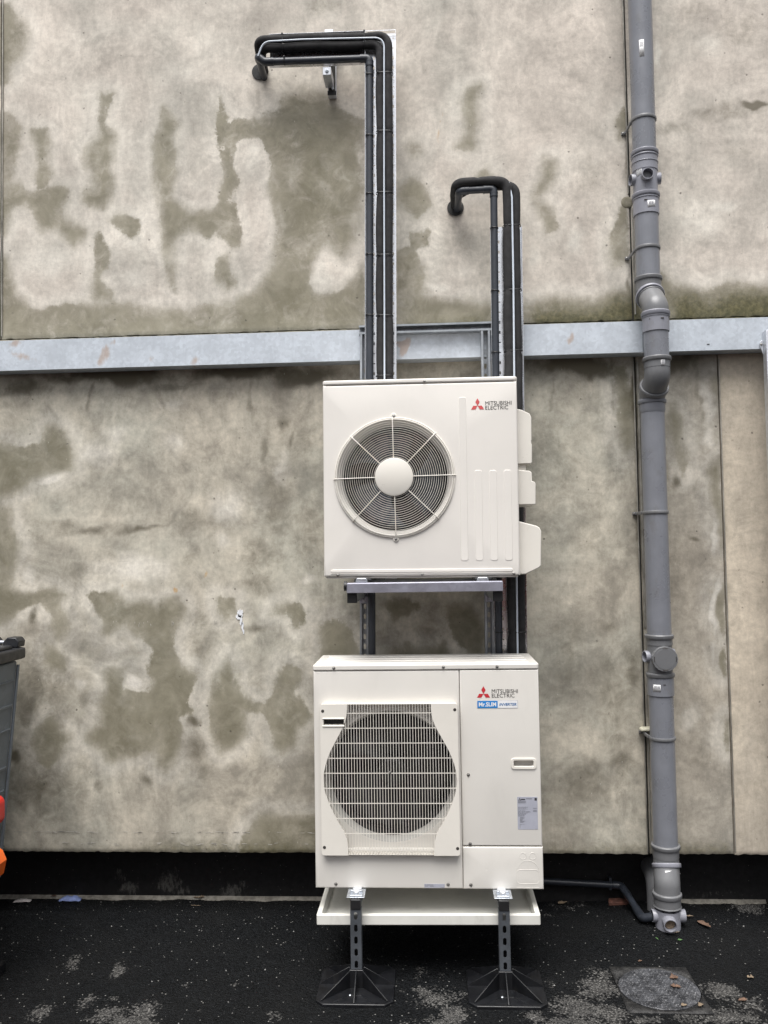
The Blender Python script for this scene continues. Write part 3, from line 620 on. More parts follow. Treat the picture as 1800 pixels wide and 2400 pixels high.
GRIME_SHADE = [(-1.6,2.60,.35,.045,1.0),(-.95,2.595,.3,.04,.95),(-.6,2.58,.2,.05,.9),(.75,2.585,.25,.05,1.0),(1.2,2.575,.14,.06,.9),(-2.05,2.56,.15,.06,.8),(-1.25,2.545,.15,.03,.6),(-.75,1.95,.09,.22,.55),(-.62,2.25,.10,.18,.4),(.62,2.2,.12,.3,.42),(.80,1.75,.14,.25,.35),(.66,1.2,.10,.3,.45),(.86,.95,.11,.3,.5),(.70,.55,.2,.12,.5),(-1.95,.55,.22,.22,.6),(-1.9,1.0,.10,.35,.5),(-1.2,1.85,.3,.06,.4),(-1.75,1.62,.18,.05,.5),(-1.0,.45,.3,.08,.3),(-.55,.6,.08,.22,.45),(1.2,1.55,.12,.4,.35),(1.28,.75,.07,.3,.35),(1.12,2.2,.05,.3,.5),(-.25,1.35,.2,.12,.4),(.05,1.42,.18,.1,.4),(.990,2.35,.02,.22,.6),(1.02,2.3,.02,.3,1.1),(1.02,1.5,.015,.5,.6),(1.385,2.45,.03,.15,.4),(.985,3.60,.012,.12,.6),(.99,2.98,.012,.12,.6),(-.49,3.86,.015,.10,.45),(-.824,4.0,.02,.1,.4),(.153,3.27,.02,.1,.4),(1.0,1.72,.01,.12,.5),(-1.7,2.50,.02,.12,.5),(-1.33,2.48,.015,.14,.5),(-.88,2.47,.02,.16,.5),(.6,2.46,.015,.15,.5),(.9,2.44,.015,.18,.5),(1.3,2.45,.012,.16,.5),(-0.492,4.473,0.142,0.06,0.5),(-1.817,3.786,0.06,0.072,0.3),(-1.939,3.987,0.097,0.122,0.12),(0.739,4.335,0.069,0.047,0.3),(1.574,4.244,0.178,0.14,0.4),(1.237,4.238,0.09,0.141,0.3),(1.471,3.828,0.266,0.058,0.5),(1.222,3.77,0.112,0.047,0.5),(1.627,3.844,0.049,0.018,1.3),(1.353,4.35,0.135,0.071,0.4),(0.809,3.531,0.091,0.14,0.4),(0.175,3.217,0.137,0.07,0.4),(-0.093,3.051,0.069,0.186,0.4),(0.937,3.247,0.068,0.185,0.3),(1.553,3.615,0.133,0.046,0.4),(1.282,3.511,0.044,0.069,0.3),(-1.863,1.857,0.167,0.035,0.5),(-1.722,1.833,0.213,0.035,0.6),(-1.443,1.819,0.142,0.019,0.7),(-1.985,1.779,0.06,0.046,0.5),(-1.473,1.947,0.213,0.093,0.35),(-1.214,1.866,0.059,0.093,0.5),(-1.194,1.669,0.07,0.069,0.4),(-0.86,1.664,0.139,0.161,0.5),(-0.88,1.529,0.104,0.051,0.6),(-0.625,1.777,0.115,0.183,0.5),(-0.824,2.229,0.023,0.139,0.55),(-0.735,2.324,0.033,0.058,0.6),(-0.677,2.244,0.018,0.058,0.6),(-2.078,2.478,0.145,0.071,0.4),(-1.866,2.541,0.145,0.059,0.35),(-1.459,2.507,0.285,0.036,0.35),(-0.986,2.47,0.234,0.046,0.3),(-1.994,1.37,0.029,0.069,0.7),(-1.177,1.361,0.093,0.046,0.45),(-1.169,1.214,0.093,0.091,0.45),(-0.864,1.337,0.07,0.023,0.6),(-1.773,1.25,0.095,0.057,0.3),(-1.984,1.077,0.119,0.115,0.6),(-1.844,1.076,0.048,0.069,0.4),(-1.733,0.979,0.052,0.046,0.5),(-2.055,0.972,0.071,0.207,0.6),(-2.083,0.671,0.029,0.034,0.9),(-1.181,0.869,0.042,0.032,0.8),(-1.172,0.726,0.069,0.091,0.6),(-1.143,0.622,0.058,0.068,0.5),(-1.427,0.564,0.035,0.028,0.6),(-1.665,0.537,0.033,0.034,0.6),(-2.063,0.507,0.071,0.034,0.5),(-1.595,0.383,0.018,0.068,0.4),(-0.871,0.583,0.05,0.089,0.35),(-2.03,0.364,0.142,0.113,0.35),(-0.613,0.545,0.068,0.178,0.35),(-0.642,0.994,0.046,0.135,0.3),(0.74,0.599,0.11,0.099,0.5),(0.897,0.647,0.066,0.088,0.55),(0.832,0.498,0.131,0.044,0.35),(0.839,1.304,0.077,0.056,0.5),(0.886,1.037,0.04,0.11,0.5),(0.965,1.11,0.049,0.133,0.6),(0.814,0.806,0.055,0.066,0.5),(0.861,0.75,0.065,0.087,0.5),(1.248,1.74,0.039,0.016,0.7),(1.268,1.195,0.043,0.066,0.3),(1.257,0.668,0.065,0.043,0.45),(1.179,2.006,0.035,0.04,0.7),(0.951,2.551,0.056,0.091,0.5),(0.727,2.106,0.134,0.136,0.2),(0.598,1.454,0.056,0.067,0.3),(0.617,1.32,0.089,0.089,0.35),(1.226,2.457,0.056,0.091,0.4),(1.137,0.982,0.035,0.11,0.35),(0.722,1.096,0.089,0.133,0.25),(0.035,1.326,0.247,0.134,0.35)]  # stains; under the beam and beside the stack shade is painted in too
PALE = [(-1.291,2.427,0.071,0.033,0.5),(-1.681,2.218,0.107,0.082,0.6),(-1.59,2.305,0.059,0.058,0.5),(-1.282,2.239,0.059,0.058,0.5),(-1.005,1.929,0.094,0.081,0.6),(-0.728,2.09,0.042,0.104,0.6),(-1.512,1.616,0.212,0.069,0.6),(-2.035,1.594,0.036,0.058,0.6),(-1.904,2.075,0.072,0.019,0.9),(-1.046,1.775,0.059,0.035,0.5),(-0.779,1.925,0.093,0.035,0.4),(-0.598,1.573,0.046,0.023,0.6),(-1.476,1.073,0.052,0.039,0.8),(-1.754,1.045,0.047,0.034,0.6),(-0.885,1.012,0.057,0.041,0.4),(-1.581,1.23,0.082,0.058,0.5),(-1.256,0.636,0.139,0.091,0.3),(-0.89,3.659,0.071,0.095,0.6),(-1.271,4.147,0.144,0.097,0.4),(-1.953,3.207,0.145,0.096,0.6),(-1.502,3.1,0.167,0.083,0.6),(-1.481,3.731,0.085,0.145,0.4),(-2.037,3.708,0.037,0.072,0.5),(-1.141,3.536,0.095,0.072,0.4),(-0.875,3.733,0.047,0.048,0.7),(-0.452,3.638,0.059,0.142,0.5),(-0.511,3.066,0.065,0.099,0.8),(-0.835,3.457,0.071,0.19,0.4),(-0.507,3.349,0.07,0.047,0.3),(0.745,3.219,0.049,0.065,0.8),(0.527,3.111,0.045,0.07,0.6),(1.376,3.311,0.133,0.138,0.5),(1.478,3.364,0.088,0.032,0.7),(1.415,4.17,0.067,0.07,0.5),(0.055,2.988,0.069,0.035,0.7),(0.16,3.077,0.092,0.046,0.5),(0.434,3.033,0.045,0.058,0.5),(1.166,4.124,0.013,0.052,1.0),(-1.695,4.415,0.219,0.098,0.3),(-1.042,4.308,0.144,0.145,0.3),(-0.644,3.711,0.043,0.143,0.6),(-0.399,3.57,0.052,0.072,0.7),(-0.69,3.356,0.033,0.142,0.55),(-0.455,3.418,0.061,0.052,0.6),(-0.595,3.804,0.047,0.033,0.6),(-0.338,3.698,0.028,0.072,0.5),(-0.722,3.026,0.07,0.033,0.5),(-0.367,3.367,0.038,0.094,0.5),(-1.03,2.871,0.142,0.021,0.4),(-1.457,2.885,0.119,0.019,0.35),(-0.528,3.539,0.033,0.095,0.5),(-1.394,1.068,0.033,0.046,0.5),(-1.325,0.862,0.07,0.022,0.4),(-1.512,0.772,0.093,0.022,0.4),(-0.987,1.042,0.014,0.068,0.4),(-0.699,0.995,0.018,0.054,0.4),(1.339,2.397,0.027,0.113,0.8),(1.356,2.227,0.022,0.067,0.6),(1.358,1.743,0.019,0.112,0.8),(1.362,1.409,0.015,0.133,0.9),(1.344,1.188,0.022,0.066,0.6),(1.236,0.887,0.044,0.066,0.5),(0.634,1.521,0.055,0.056,0.3),(0.674,1.813,0.067,0.068,0.25)]
RUST = [(0.072,3.841,0.004,0.047,0.6),(0.075,3.751,0.007,0.052,0.7),(-1.274,1.53,0.014,0.03,0.9),(-1.131,1.594,0.009,0.025,0.8),(-1.324,1.526,0.005,0.014,0.6),(-1.346,1.262,0.014,0.092,0.3),(-1.573,1.538,0.009,0.013,0.6),(-1.118,2.194,0.008,0.047,0.25)]
WORN = [(-1.593,-0.482,0.024,0.058,0.8),(-1.388,-0.519,0.03,0.057,0.9),(-1.399,-0.797,0.031,0.042,0.7),(-1.538,-0.857,0.046,0.053,0.8),(-1.314,-0.774,0.02,0.017,0.6),(-1.289,-0.877,0.046,0.047,0.9),(-1.161,-0.847,0.061,0.06,1.0),(-1.193,-0.928,0.09,0.051,0.9),(-0.913,-0.827,0.016,0.02,0.6),(-0.644,-0.867,0.03,0.027,0.6),(-1.03,-0.663,0.016,0.012,0.5),(-0.854,-0.62,0.024,0.018,0.4),(-0.078,-0.509,0.037,0.049,0.5),(-0.065,-0.652,0.055,0.045,0.8),(-0.005,-0.718,0.094,0.065,0.8),(0.039,-0.844,0.063,0.06,1.0),(0.005,-0.875,0.067,0.039,0.8),(-0.108,-0.878,0.051,0.025,0.5),(0.015,-0.543,0.037,0.031,0.4),(-0.149,-0.66,0.015,0.013,0.5),(0.455,-0.616,0.024,0.035,0.6),(0.376,-0.855,0.034,0.04,0.8),(0.682,-0.526,0.053,0.046,0.7),(0.64,-0.618,0.064,0.066,0.9),(0.555,-0.769,0.078,0.08,1.0),(0.644,-0.817,0.066,0.058,0.9),(0.449,-0.623,0.023,0.022,0.5),(1.125,-0.65,0.079,0.064,0.9),(1.186,-0.712,0.067,0.062,0.7),(1.089,-0.834,0.107,0.058,0.9),(0.952,-0.848,0.064,0.028,0.8),(1.488,0.15,0.076,0.057,0.8),(1.358,0.241,0.086,0.021,0.9),(0.98,-0.07,0.027,0.023,0.5),(0.638,0.161,0.106,0.05,0.4),(0.555,0.029,0.041,0.031,0.4),(0.776,-0.852,0.064,0.029,0.8),(0.495,-0.869,0.107,0.038,0.9)]

# ================================================================== SETTING
GZ = -0.078          # ground level at the wall
PY = 0.20            # face of the recessed black plinth
WTOP, BEAM_LO, BEAM_HI = 4.75, 2.622, 2.773

# ground: one sheet out to the horizon, fine near the wall
def axis(lo, hi, step, far):
    m = list(np.arange(lo, hi+1e-6, step)); a = []; x = step
    left = []; right = []; p, q, d = lo, hi, step
    while p > -far: d *= 1.6; p -= d; q += d; left.append(p); right.append(q)
    return np.array(left[::-1]+m+right)
gx = axis(-2.7, 2.1, .014, 120); gy = axis(-1.6, .20, .014, 120); gy = np.append(gy[gy < PY-.001], PY)
X, Y = np.meshgrid(gx, gy); pts = np.stack([X.ravel(), Y.ravel()], 1)
nx, ny = len(gx), len(gy)
def mound(x, y): return .052*np.exp(-((x-1.05)/.24)**2-((y+.10)/.20)**2)      # asphalt made up round the foot of the stack
zz = GZ + mound(pts[:, 0], pts[:, 1]) + .0022*np.sin(pts[:, 0]*9+np.cos(pts[:, 1]*7)*2)*np.exp(-(pts[:, 0]/4)**2) + .0015*np.sin(pts[:, 0]*23+pts[:, 1]*31)*np.exp(-(pts[:, 0]/4)**2)
idx = np.arange(nx*ny).reshape(ny, nx)
faces = np.stack([idx[:-1, :-1], idx[:-1, 1:], idx[1:, 1:], idx[1:, :-1]], -1).reshape(-1, 4)
me = bpy.data.meshes.new('asphalt_ground'); me.from_pydata(np.column_stack([pts, zz]).tolist(), [], faces.tolist())
put_attr(me, 'worn', blobs(pts, WORN)); me.update()
struct(link('asphalt_ground', me, 'asphalt'))

# crumbled concrete ledge in the corner between asphalt and plinth
def ledge(x0, x1, w, name='kerb_strip'):
    n = int((x1-x0)/.012); top = []; bot = []
    for i in range(n+1):
        x = x0+(x1-x0)*i/n; e = w*(.75+.35*math.sin(x*37)*math.sin(x*11+1)+.25*random.uniform(-1, 1)); e *= min(1, (i+1)/6, (n-i+1)/6)
        bot.append((x, PY-.001, GZ+.016)); top.append((x, PY-.006-max(.002, e), GZ+.004))
    m = MB(); k = len(bot)
    low = [(x, y-.004, GZ-.012) for x, y, z in top]
    m.add(bot+top+low, [(i, k+i, k+i+1, i+1) for i in range(k-1)]+[(k+i, 2*k+i, 2*k+i+1, k+i+1) for i in range(k-1)])
    return struct(m.build(name, 'kerb_concrete'))
ledge(-2.6, -.47, .013); ledge(1.18, 1.62, .022)

# ---- the concrete wall: cladding panels, seals, plinth
wall = thing('concrete_wall', 'stained beige concrete panel wall with a black base strip behind the two outdoor units', 'wall', (0, .1, 0))
def panel(x0, x1, z0, z1, mat, label=None, step=.0105, yb=.14):
    xs = np.linspace(x0, x1, max(2, int((x1-x0)/step))); zs = np.linspace(z0, z1, max(2, int((z1-z0)/step)))
    X, Z = np.meshgrid(xs, zs); nx, nz = len(xs), len(zs)
    q = np.stack([X.ravel(), Z.ravel()], 1)
    jag = np.interp(q[:, 0], np.linspace(-4, 4, 500), rng.normal(0, .0016, 500))
    zq = q[:, 1].copy(); zq[:nx] += jag[:nx]; zq[-nx:] += jag[-nx:]*.6
    y = .0012*np.sin(q[:, 0]*3.1+q[:, 1]*2.3)+.0008*np.sin(q[:, 0]*7.7-q[:, 1]*6.1)
    ed = np.minimum(np.minimum(q[:, 0]-x0, x1-q[:, 0]), np.minimum(q[:, 1]-z0, z1-q[:, 1])); y = y+.004*np.clip(1-ed/.008, 0, 1)
    v = np.column_stack([q[:, 0], y, zq]).tolist()
    idx = np.arange(nx*nz).reshape(nz, nx)
    f = np.stack([idx[:-1, :-1], idx[:-1, 1:], idx[1:, 1:], idx[1:, :-1]], -1).reshape(-1, 4).tolist()
    border = list(idx[0, :])+list(idx[1:, -1])+list(idx[-1, -2::-1])+list(idx[-2:0:-1, 0])
    o = len(v); v += [(v[i][0], yb, v[i][2]) for i in border]; m = len(border)
    f += [(int(border[(k+1) % m]), int(border[k]), o+k, o+(k+1) % m) for k in range(m)]
    me = bpy.data.meshes.new('panel'); me.from_pydata(v, [], f)
    allp = np.array([(p[0], p[2]) for p in v])
    put_attr(me, 'damp', union(allp, DAMP)); put_attr(me, 'moss_shade', union(allp, MOSS_SHADE))
    put_attr(me, 'grime_shade', blobs(allp, GRIME_SHADE)); put_attr(me, 'pale', blobs(allp, PALE)); put_attr(me, 'rust', blobs(allp, RUST)); put_attr(me, 'brush', strokes(allp))
    me.update()
    return link('panel', me, mat, wall, label=label)
panel(-2.1735, 1.0065, 2.806, WTOP, 'concrete_upper', 'large upper panel with tall dark damp streaks')
panel(-3.4, -2.1825, 2.806, WTOP, 'concrete_upper', None, .05)
panel(1.0155, 2.9, 2.806, WTOP, 'concrete_upper', 'upper panel right of the soil pipe with a mossy lower edge')
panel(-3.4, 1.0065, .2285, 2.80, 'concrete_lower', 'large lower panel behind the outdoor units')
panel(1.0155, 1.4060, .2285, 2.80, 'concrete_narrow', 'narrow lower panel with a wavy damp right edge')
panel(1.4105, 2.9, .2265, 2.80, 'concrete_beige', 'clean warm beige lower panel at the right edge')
# dark backing in the joints, seals and thin metal edge strips
MB().box(-3.4, 2.9, .135, .30, .20, WTOP).build('backing', 'seal_dark', wall)
def joint(x, z0, z1, w=.009):
    MB().box(x-w/2+.0005, x+w/2-.0005, .010, .03, z0, z1).build('seal', 'seal_dark', wall)
joint(1.011, .23, 4.75); joint(1.4082, .23, 2.79, .0045); joint(-2.178, 2.81, 4.75)
def strip(x, z0, z1, w=.007, y=-.006):
    MB().box(x-w/2, x+w/2, y, .012, z0, z1).build('joint_strip', 'seal_metal', wall, bevel=.0015)
strip(1.0035, 3.43, 4.75, .006); strip(1.020, 2.83, 3.36, .006, -.009); strip(1.003, .24, 2.60, .005); strip(1.0225, 1.30, 2.60, .009, -.005); strip(1.4135, .24, 2.60, .005, -.004); strip(-2.170, 2.82, 4.75, .006)
strip(1.0205, .235, 1.27, .006)
# mortar patch beside the boss branch
MB().lathe([(0, .030), (.002, .027), (.0035, .020), (.004, .004)], (.996, -.001, 3.39), (0, -1, 0), 20).build('mortar_patch', 'concrete_narrow', wall)
# pipe holes through the upper panel
for x, z, r in ((-.824, 4.137, .039), (.153, 3.395, .039)):
    MB().lathe([(0, r*1.06), (.002, r*1.05), (.0025, r*.96), (.003, .002)], (x, -.0045, z), (0, -1, 0), 32, caps=False).build('pipe_sleeve', 'dark_inside', wall)
# white paint splash, chalky chips
def splash(x, z, w, h, seed, mat='paint_splash', name='paint_splash', y=-.0035):
    r = random.Random(seed); n = 26; pts = []
    for i in range(n):
        a = 2*PI*i/n; k = r.uniform(.6, 1.12)
        pts.append((x+w*k*math.cos(a), z+h*k*math.sin(a)))
    MB().prism(pts, y, y+.0025).build(name, mat, wall)
splash(-.950, 1.396, .017, .022, 3); splash(-.960, 1.378, .014, .014, 6); splash(-.946, 1.360, .008, .026, 4); splash(-.940, 1.330, .006, .026, 5); splash(-.934, 1.306, .004, .014, 7)
splash(1.118, 4.10, .006, .05, 8); splash(1.127, 4.045, .010, .016, 9)
cm = MB()
for i in range(190):                                    # chips along the two old chalk lines and scattered above
    if i < 60: x, z, w, h = random.uniform(-2.1, -.5), .327+random.gauss(0, .0012)-.0, random.uniform(.004, .016), .0011
    elif i < 90: x, z, w, h = random.uniform(-1.85, -.55), .272+random.gauss(0, .003), random.uniform(.004, .012), .0013
    elif i < 130: x, z, w, h = random.uniform(-1.75, -.4), 1.352+random.gauss(0, .005), .0012, random.uniform(.002, .007)
    else: x, z, w, h = random.uniform(.50, 1.38), random.uniform(.3, 1.7), random.uniform(.0005, .0022), random.uniform(.0005, .0030)
    a = random.uniform(-.2, .2); y = -.0032
    cm.add([(x-w, y, z-h), (x+w, y, z-h+a*w), (x+w, y, z+h+a*w), (x-w, y, z+h)], [(0, 1, 2, 3)])
struct(cm.build('chips', 'chip_pale', wall, smooth=False), 'stuff')

# recessed bitumen plinth
xs = np.linspace(-3.4, 2.9, 420); zs = np.linspace(GZ-.02, .30, 30)
X, Z = np.meshgrid(xs, zs); q = np.stack([X.ravel(), Z.ravel()], 1); idx = np.arange(q.shape[0]).reshape(30, 420)
me = bpy.data.meshes.new('plinth'); me.from_pydata(np.column_stack([q[:, 0], np.full(len(q), PY), q[:, 1]]).tolist(), [], np.stack([idx[:-1, :-1], idx[:-1, 1:], idx[1:, 1:], idx[1:, :-1]], -1).reshape(-1, 4).tolist())
put_attr(me, 'worn', blobs(q, [(-1.64, .03, .03, .06, .8), (-1.60, -.04, .06, .04, 1.), (-1.40, .02, .07, .07, .95), (-1.33, -.03, .06, .03, .9), (-1.05, -.04, .09, .035, 1.), (-1.95, -.05, .07, .02, .6), (-.72, .0, .05, .05, .4), (-.9, .05, .2, .05, .3), (-1.9, -.07, .5, .02, .42), (-.9, -.07, .4, .022, .45), (.8, -.06, .5, .025, .4), (-1.2, .12, .6, .03, .25), (1.4, -.05, .3, .02, .6), (.7, 0, .2, .06, .3)]))
link('plinth', me, 'bitumen', wall)

# ---- galvanised steel beam across the wall
beam = thing('steel_beam', 'long pale galvanised steel beam running across the wall above the upper unit', 'beam', (0, -.04, BEAM_LO))
BRUST = [(-1.60, 2.70, .03, .05, .9), (-1.63, 2.66, .02, .05, .8), (-1.15, 2.65, .02, .03, .9), (-2.05, 2.74, .05, .02, .8), (-2.0, 2.69, .09, .02, .7), (-1.37, 2.66, .02, .02, .6), (-.113, 2.68, .018, .045, 1.4), (-.13, 2.70, .02, .02, 1.2), (.40, 2.7, .01, .05, .2), (.675, 2.70, .012, .04, 1.), (.655, 2.67, .012, .03, .8), (1.12, 2.70, .03, .03, .7), (-.15, 2.71, .04, .01, .8), (-.06, 2.73, .05, .012, .5), (-1.55, 2.75, .02, .02, .8)]
def beam_piece(x0, x1):
    xs = np.linspace(x0, x1, int((x1-x0)/.015)); zs = np.linspace(BEAM_LO, BEAM_HI, 12)
    prof = [(0, BEAM_LO+.004)]
    X, Z = np.meshgrid(xs, zs); q = np.stack([X.ravel(), Z.ravel()], 1); idx = np.arange(len(q)).reshape(12, len(xs))
    v = np.column_stack([q[:, 0], np.full(len(q), -.09), q[:, 1]]).tolist()
    f = np.stack([idx[:-1, :-1], idx[:-1, 1:], idx[1:, 1:], idx[1:, :-1]], -1).reshape(-1, 4).tolist()
    o = len(v); b = list(idx[0, :])+list(idx[1:, -1])+list(idx[-1, -2::-1])+list(idx[-2:0:-1, 0]); m = len(b)
    v += [(v[i][0], .012, v[i][2]) for i in b]; f += [(int(b[(k+1) % m]), int(b[k]), o+k, o+(k+1) % m) for k in range(m)]
    me = bpy.data.meshes.new('beam_section'); me.from_pydata(v, [], f); put_attr(me, 'rust', blobs(np.array([(p[0], p[2]) for p in v]), BRUST)); me.update()
    return link('beam_section', me, 'galv_beam', beam)
beam_piece(-3.4, 1.0435); beam_piece(1.0465, 2.9)
for x in (1.030, 1.047): MB().box(x-.0015, x+.0015, -.0925, -.0895, BEAM_LO+.003, BEAM_HI-.003).build('splice_edge', 'galv_strut', beam)
MB().box(1.33, 1.342, -.092, -.0895, 2.650, 2.653).build('stud', 'screw_dark', beam)

# ---- galvanised post at the right edge
post = thing('steel_post', 'galvanised steel door post at the right edge of the photo below the beam', 'post', (1.62, -.11, GZ))
MB().box(1.588, 1.592, -.138, -.0935, GZ, 2.70).build('web', 'galv_post', post, bevel=.001)
MB().box(1.592, 1.68, -.138, -.134, GZ, 2.70).build('flange', 'galv_post', post, bevel=.001)
MB().prism([(1.572, 2.648), (1.573, 2.632), (1.5875, 2.59), (1.5875, 2.660), (1.579, 2.660)], -.100, -.094).build('bracket', 'galv_post', post, bevel=.001)
screw(post, 1.579, -.100, 2.641, .005)

# ================================================================== OUTDOOR UNITS
def edge_shell(m, x0, x1, z0, z1, y0, y1, r, hole, inner, back=True, cap=False):
    """box with a hole in its front face and softly rounded front edges; inner = [(depth, scale)] loops going in"""
    n = len(hole); cx = sum(p[0] for p in hole)/n; cz = sum(p[1] for p in hole)/n
    a0, a1, b0, b1 = x0+r, x1-r, z0+r, z1-r; out = []
    for x, z in hole:
        dx, dz = x-cx, z-cz; c = []
        if dx > 1e-9: c.append((a1-cx)/dx)
        if dx < -1e-9: c.append((a0-cx)/dx)
        if dz > 1e-9: c.append((b1-cz)/dz)
        if dz < -1e-9: c.append((b0-cz)/dz)
        t = min(c); out.append([cx+dx*t, cz+dz*t])
    for Xc, Zc in ((a0, b0), (a1, b0), (a1, b1), (a0, b1)):
        i = min(range(n), key=lambda k: (out[k][0]-Xc)**2+(out[k][1]-Zc)**2); out[i] = [Xc, Zc]
    loops = []
    for d, s in reversed(inner): loops.append([(cx+(x-cx)*s, y0+d, cz+(z-cz)*s) for x, z in hole])
    loops.append([(x, y0, z) for x, z in hole])
    def off(d, y):
        L = []
        for x, z in out:
            ex = 1 if abs(x-a1) < 1e-6 else (-1 if abs(x-a0) < 1e-6 else 0); ez = 1 if abs(z-b1) < 1e-6 else (-1 if abs(z-b0) < 1e-6 else 0)
            L.append((x+ex*d, y, z+ez*d))
        return L
    for k in range(5):
        a = PI/2*k/4; loops.append(off(r*math.sin(a), y0+r*(1-math.cos(a))))
    loops.append(off(r, y1))
    vs = [p for L in loops for p in L]; fs = []
    for i in range(len(loops)-1):
        for k in range(n):
            k2 = (k+1) % n; fs.append((i*n+k, (i+1)*n+k, (i+1)*n+k2, i*n+k2))
    if back: fs.append(tuple((len(loops)-1)*n+k for k in range(n-1, -1, -1)))
    if cap: fs.append(tuple(range(n)))
    return m.add(vs, fs)
def circle(cx, cz, r, n=96): return [(cx+r*math.cos(2*PI*(k+.5)/n), cz+r*math.sin(2*PI*(k+.5)/n)) for k in range(n)]
def fan_with_blades(parent, cx, cz, y, R, n, a0, mat, hubr):
    f = MB().lathe([(0, hubr*.85), (.008, hubr), (.06, hubr*.95)], (cx, y-.01, cz), (0, 1, 0), 32).build('fan', mat, parent)
    for k in range(n):
        m = MB(); base = a0+2*PI*k/n; vs = []; NR, NA = 7, 12
        for i in range(NR+1):
            r = hubr*.9+(R-hubr*.9)*i/NR; span = 1.15+.5*i/NR; sk = .35*i/NR
            for j in range(NA+1):
                a = base+sk+span*(j/NA-.5); vs.append((cx+r*math.cos(a), y+.028-.075*(j/NA-.5)+.012*math.sin(PI*j/NA), cz+r*math.sin(a)))
        m.add(vs, [(i*(NA+1)+j, i*(NA+1)+j+1, (i+1)*(NA+1)+j+1, (i+1)*(NA+1)+j) for i in range(NR) for j in range(NA)])
        m.build('fan_blade', mat, f, solid=.003)
    return f

# ---------------- upper unit
X0, X1, YF, YB, Z0, Z1 = -.4644, .3756, -.5175, -.1875, 1.5867, 2.4397
U = thing('outdoor_unit', 'cream outdoor unit with round wire fan guard, on the upper bracket above the other unit', 'air conditioner', (X0, YF, Z0), 'outdoor air conditioning units')
fc = (-.155, 2.0125)
m = MB(); edge_shell(m, X0, X1, Z0, Z1-.0215, YF, YB, .009, circle(*fc, .2475), [(.010, .975), (.028, .945), (.060, .930), (.085, .930)])
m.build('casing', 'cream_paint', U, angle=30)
MB().prism_z([(x, y) for x, y in rrect(X0-.002, X1+.002, YF-.002, YB+.002, .020)], Z1-.0200, Z1).build('lid', 'cream_paint', U, bevel=.006, seg=3)
MB().box(X0+.008, X1-.008, YF+.012, YB-.01, Z0-.008, Z0-.0005).build('base_pan', 'cream_paint', U, bevel=.002)
m = MB().lathe([(0, .232), (.17, .232), (.171, .10), (.172, .002)], (fc[0], YF+.0855, fc[1]), (0, 1, 0), 64, caps=False)
m.build('fan_shroud', 'shroud_dark', U)
fan_with_blades(U, fc[0], fc[1], YF+.115, .212, 3, math.radians(215), 'fan_blade', .055)
g = MB()
for i in range(17):
    R = .0865+i*(.2445-.0865)/16.6; y = YF-.013-.010*math.cos((R/.26)*PI/2)
    g.ring((fc[0], y, fc[1]), R, .00095, 84, 6)
g.build('guard_rings', 'cream_plastic', U)
g = MB()
for R, y, r in ((.2575, YF-.005, .0034), (.2505, YF-.0095, .0030)): g.ring((fc[0], y, fc[1]), R, r, 96, 8)
g.build('guard_rim', 'cream_plastic', U)
for k in range(8):
    a = PI/4*k+.02; ca, sa = math.cos(a), math.sin(a)
    P = [(fc[0]+R*ca, y, fc[1]+R*sa) for R, y in ((.078, YF-.0255), (.15, YF-.0235), (.21, YF-.0195), (.245, YF-.0155), (.258, YF-.011), (.264, YF-.002))]
    MB().tube(P, .0021, 8).build('guard_spoke', 'cream_plastic', U)
MB().lathe([(0, .078), (.006, .0825), (.012, .0815), (.0145, .076), (.0155, .004)], (fc[0], YF-.018, fc[1]), (0, -1, 0), 56).build('guard_hub', 'cream_plastic', U)
for dz, mt in ((.2655, 'screw_steel'), (-.2655, 'screw_steel')):
    x = fc[0]+(.000 if dz > 0 else .004); t_ = MB().lathe([(0, .0125), (.004, .0125), (.006, .0105)], (x, YF-.0004, fc[1]+dz), (0, -1, 0), 20).build('guard_lug', 'cream_plastic', U)
    screw(t_, x, YF-.006, fc[1]+dz, .0052)
for x0, x1, z1 in ((.126, .157, 2.354), (.189, .2205, 2.037), (.2515, .283, 2.036), (.3135, .3455, 2.036)):
    m = MB().prism(rrect(x0, x1, 1.650, z1, .009), YF-.0015, YF+.004); m.build('pressed_rib', 'cream_paint', U, bevel=.0014, seg=2)
MB().prism(rrect(-.434, .345, 1.6035, 1.6165, .0064), YF-.003, YF+.004).build('pressed_rib', 'cream_paint', U, bevel=.0022)
MB().box(-.434, .352, YF-.0018, YF+.004, 1.5975, 1.6000).build('bottom_lip', 'cream_paint', U, bevel=.0008)
for x, z in ((-.404, 1.5935), (-.040, 1.5935), (.349, 1.5935)): screw(U, x, YF, z, .0052)
screw(U, -.020, YF-.002, Z1-.0125, .0045)
emblem(.2065, 2.3150, .0185, YF-.0009, 'logo_red_pale', U)
lettering('MITSUBISHI', .2395, 2.3165, .112, .0168, YF-.0009, 'print_black', U, bold=.0)
lettering('ELECTRIC', .2395, 2.2970, .0975, .0168, YF-.0009, 'print_black', U, bold=.0)
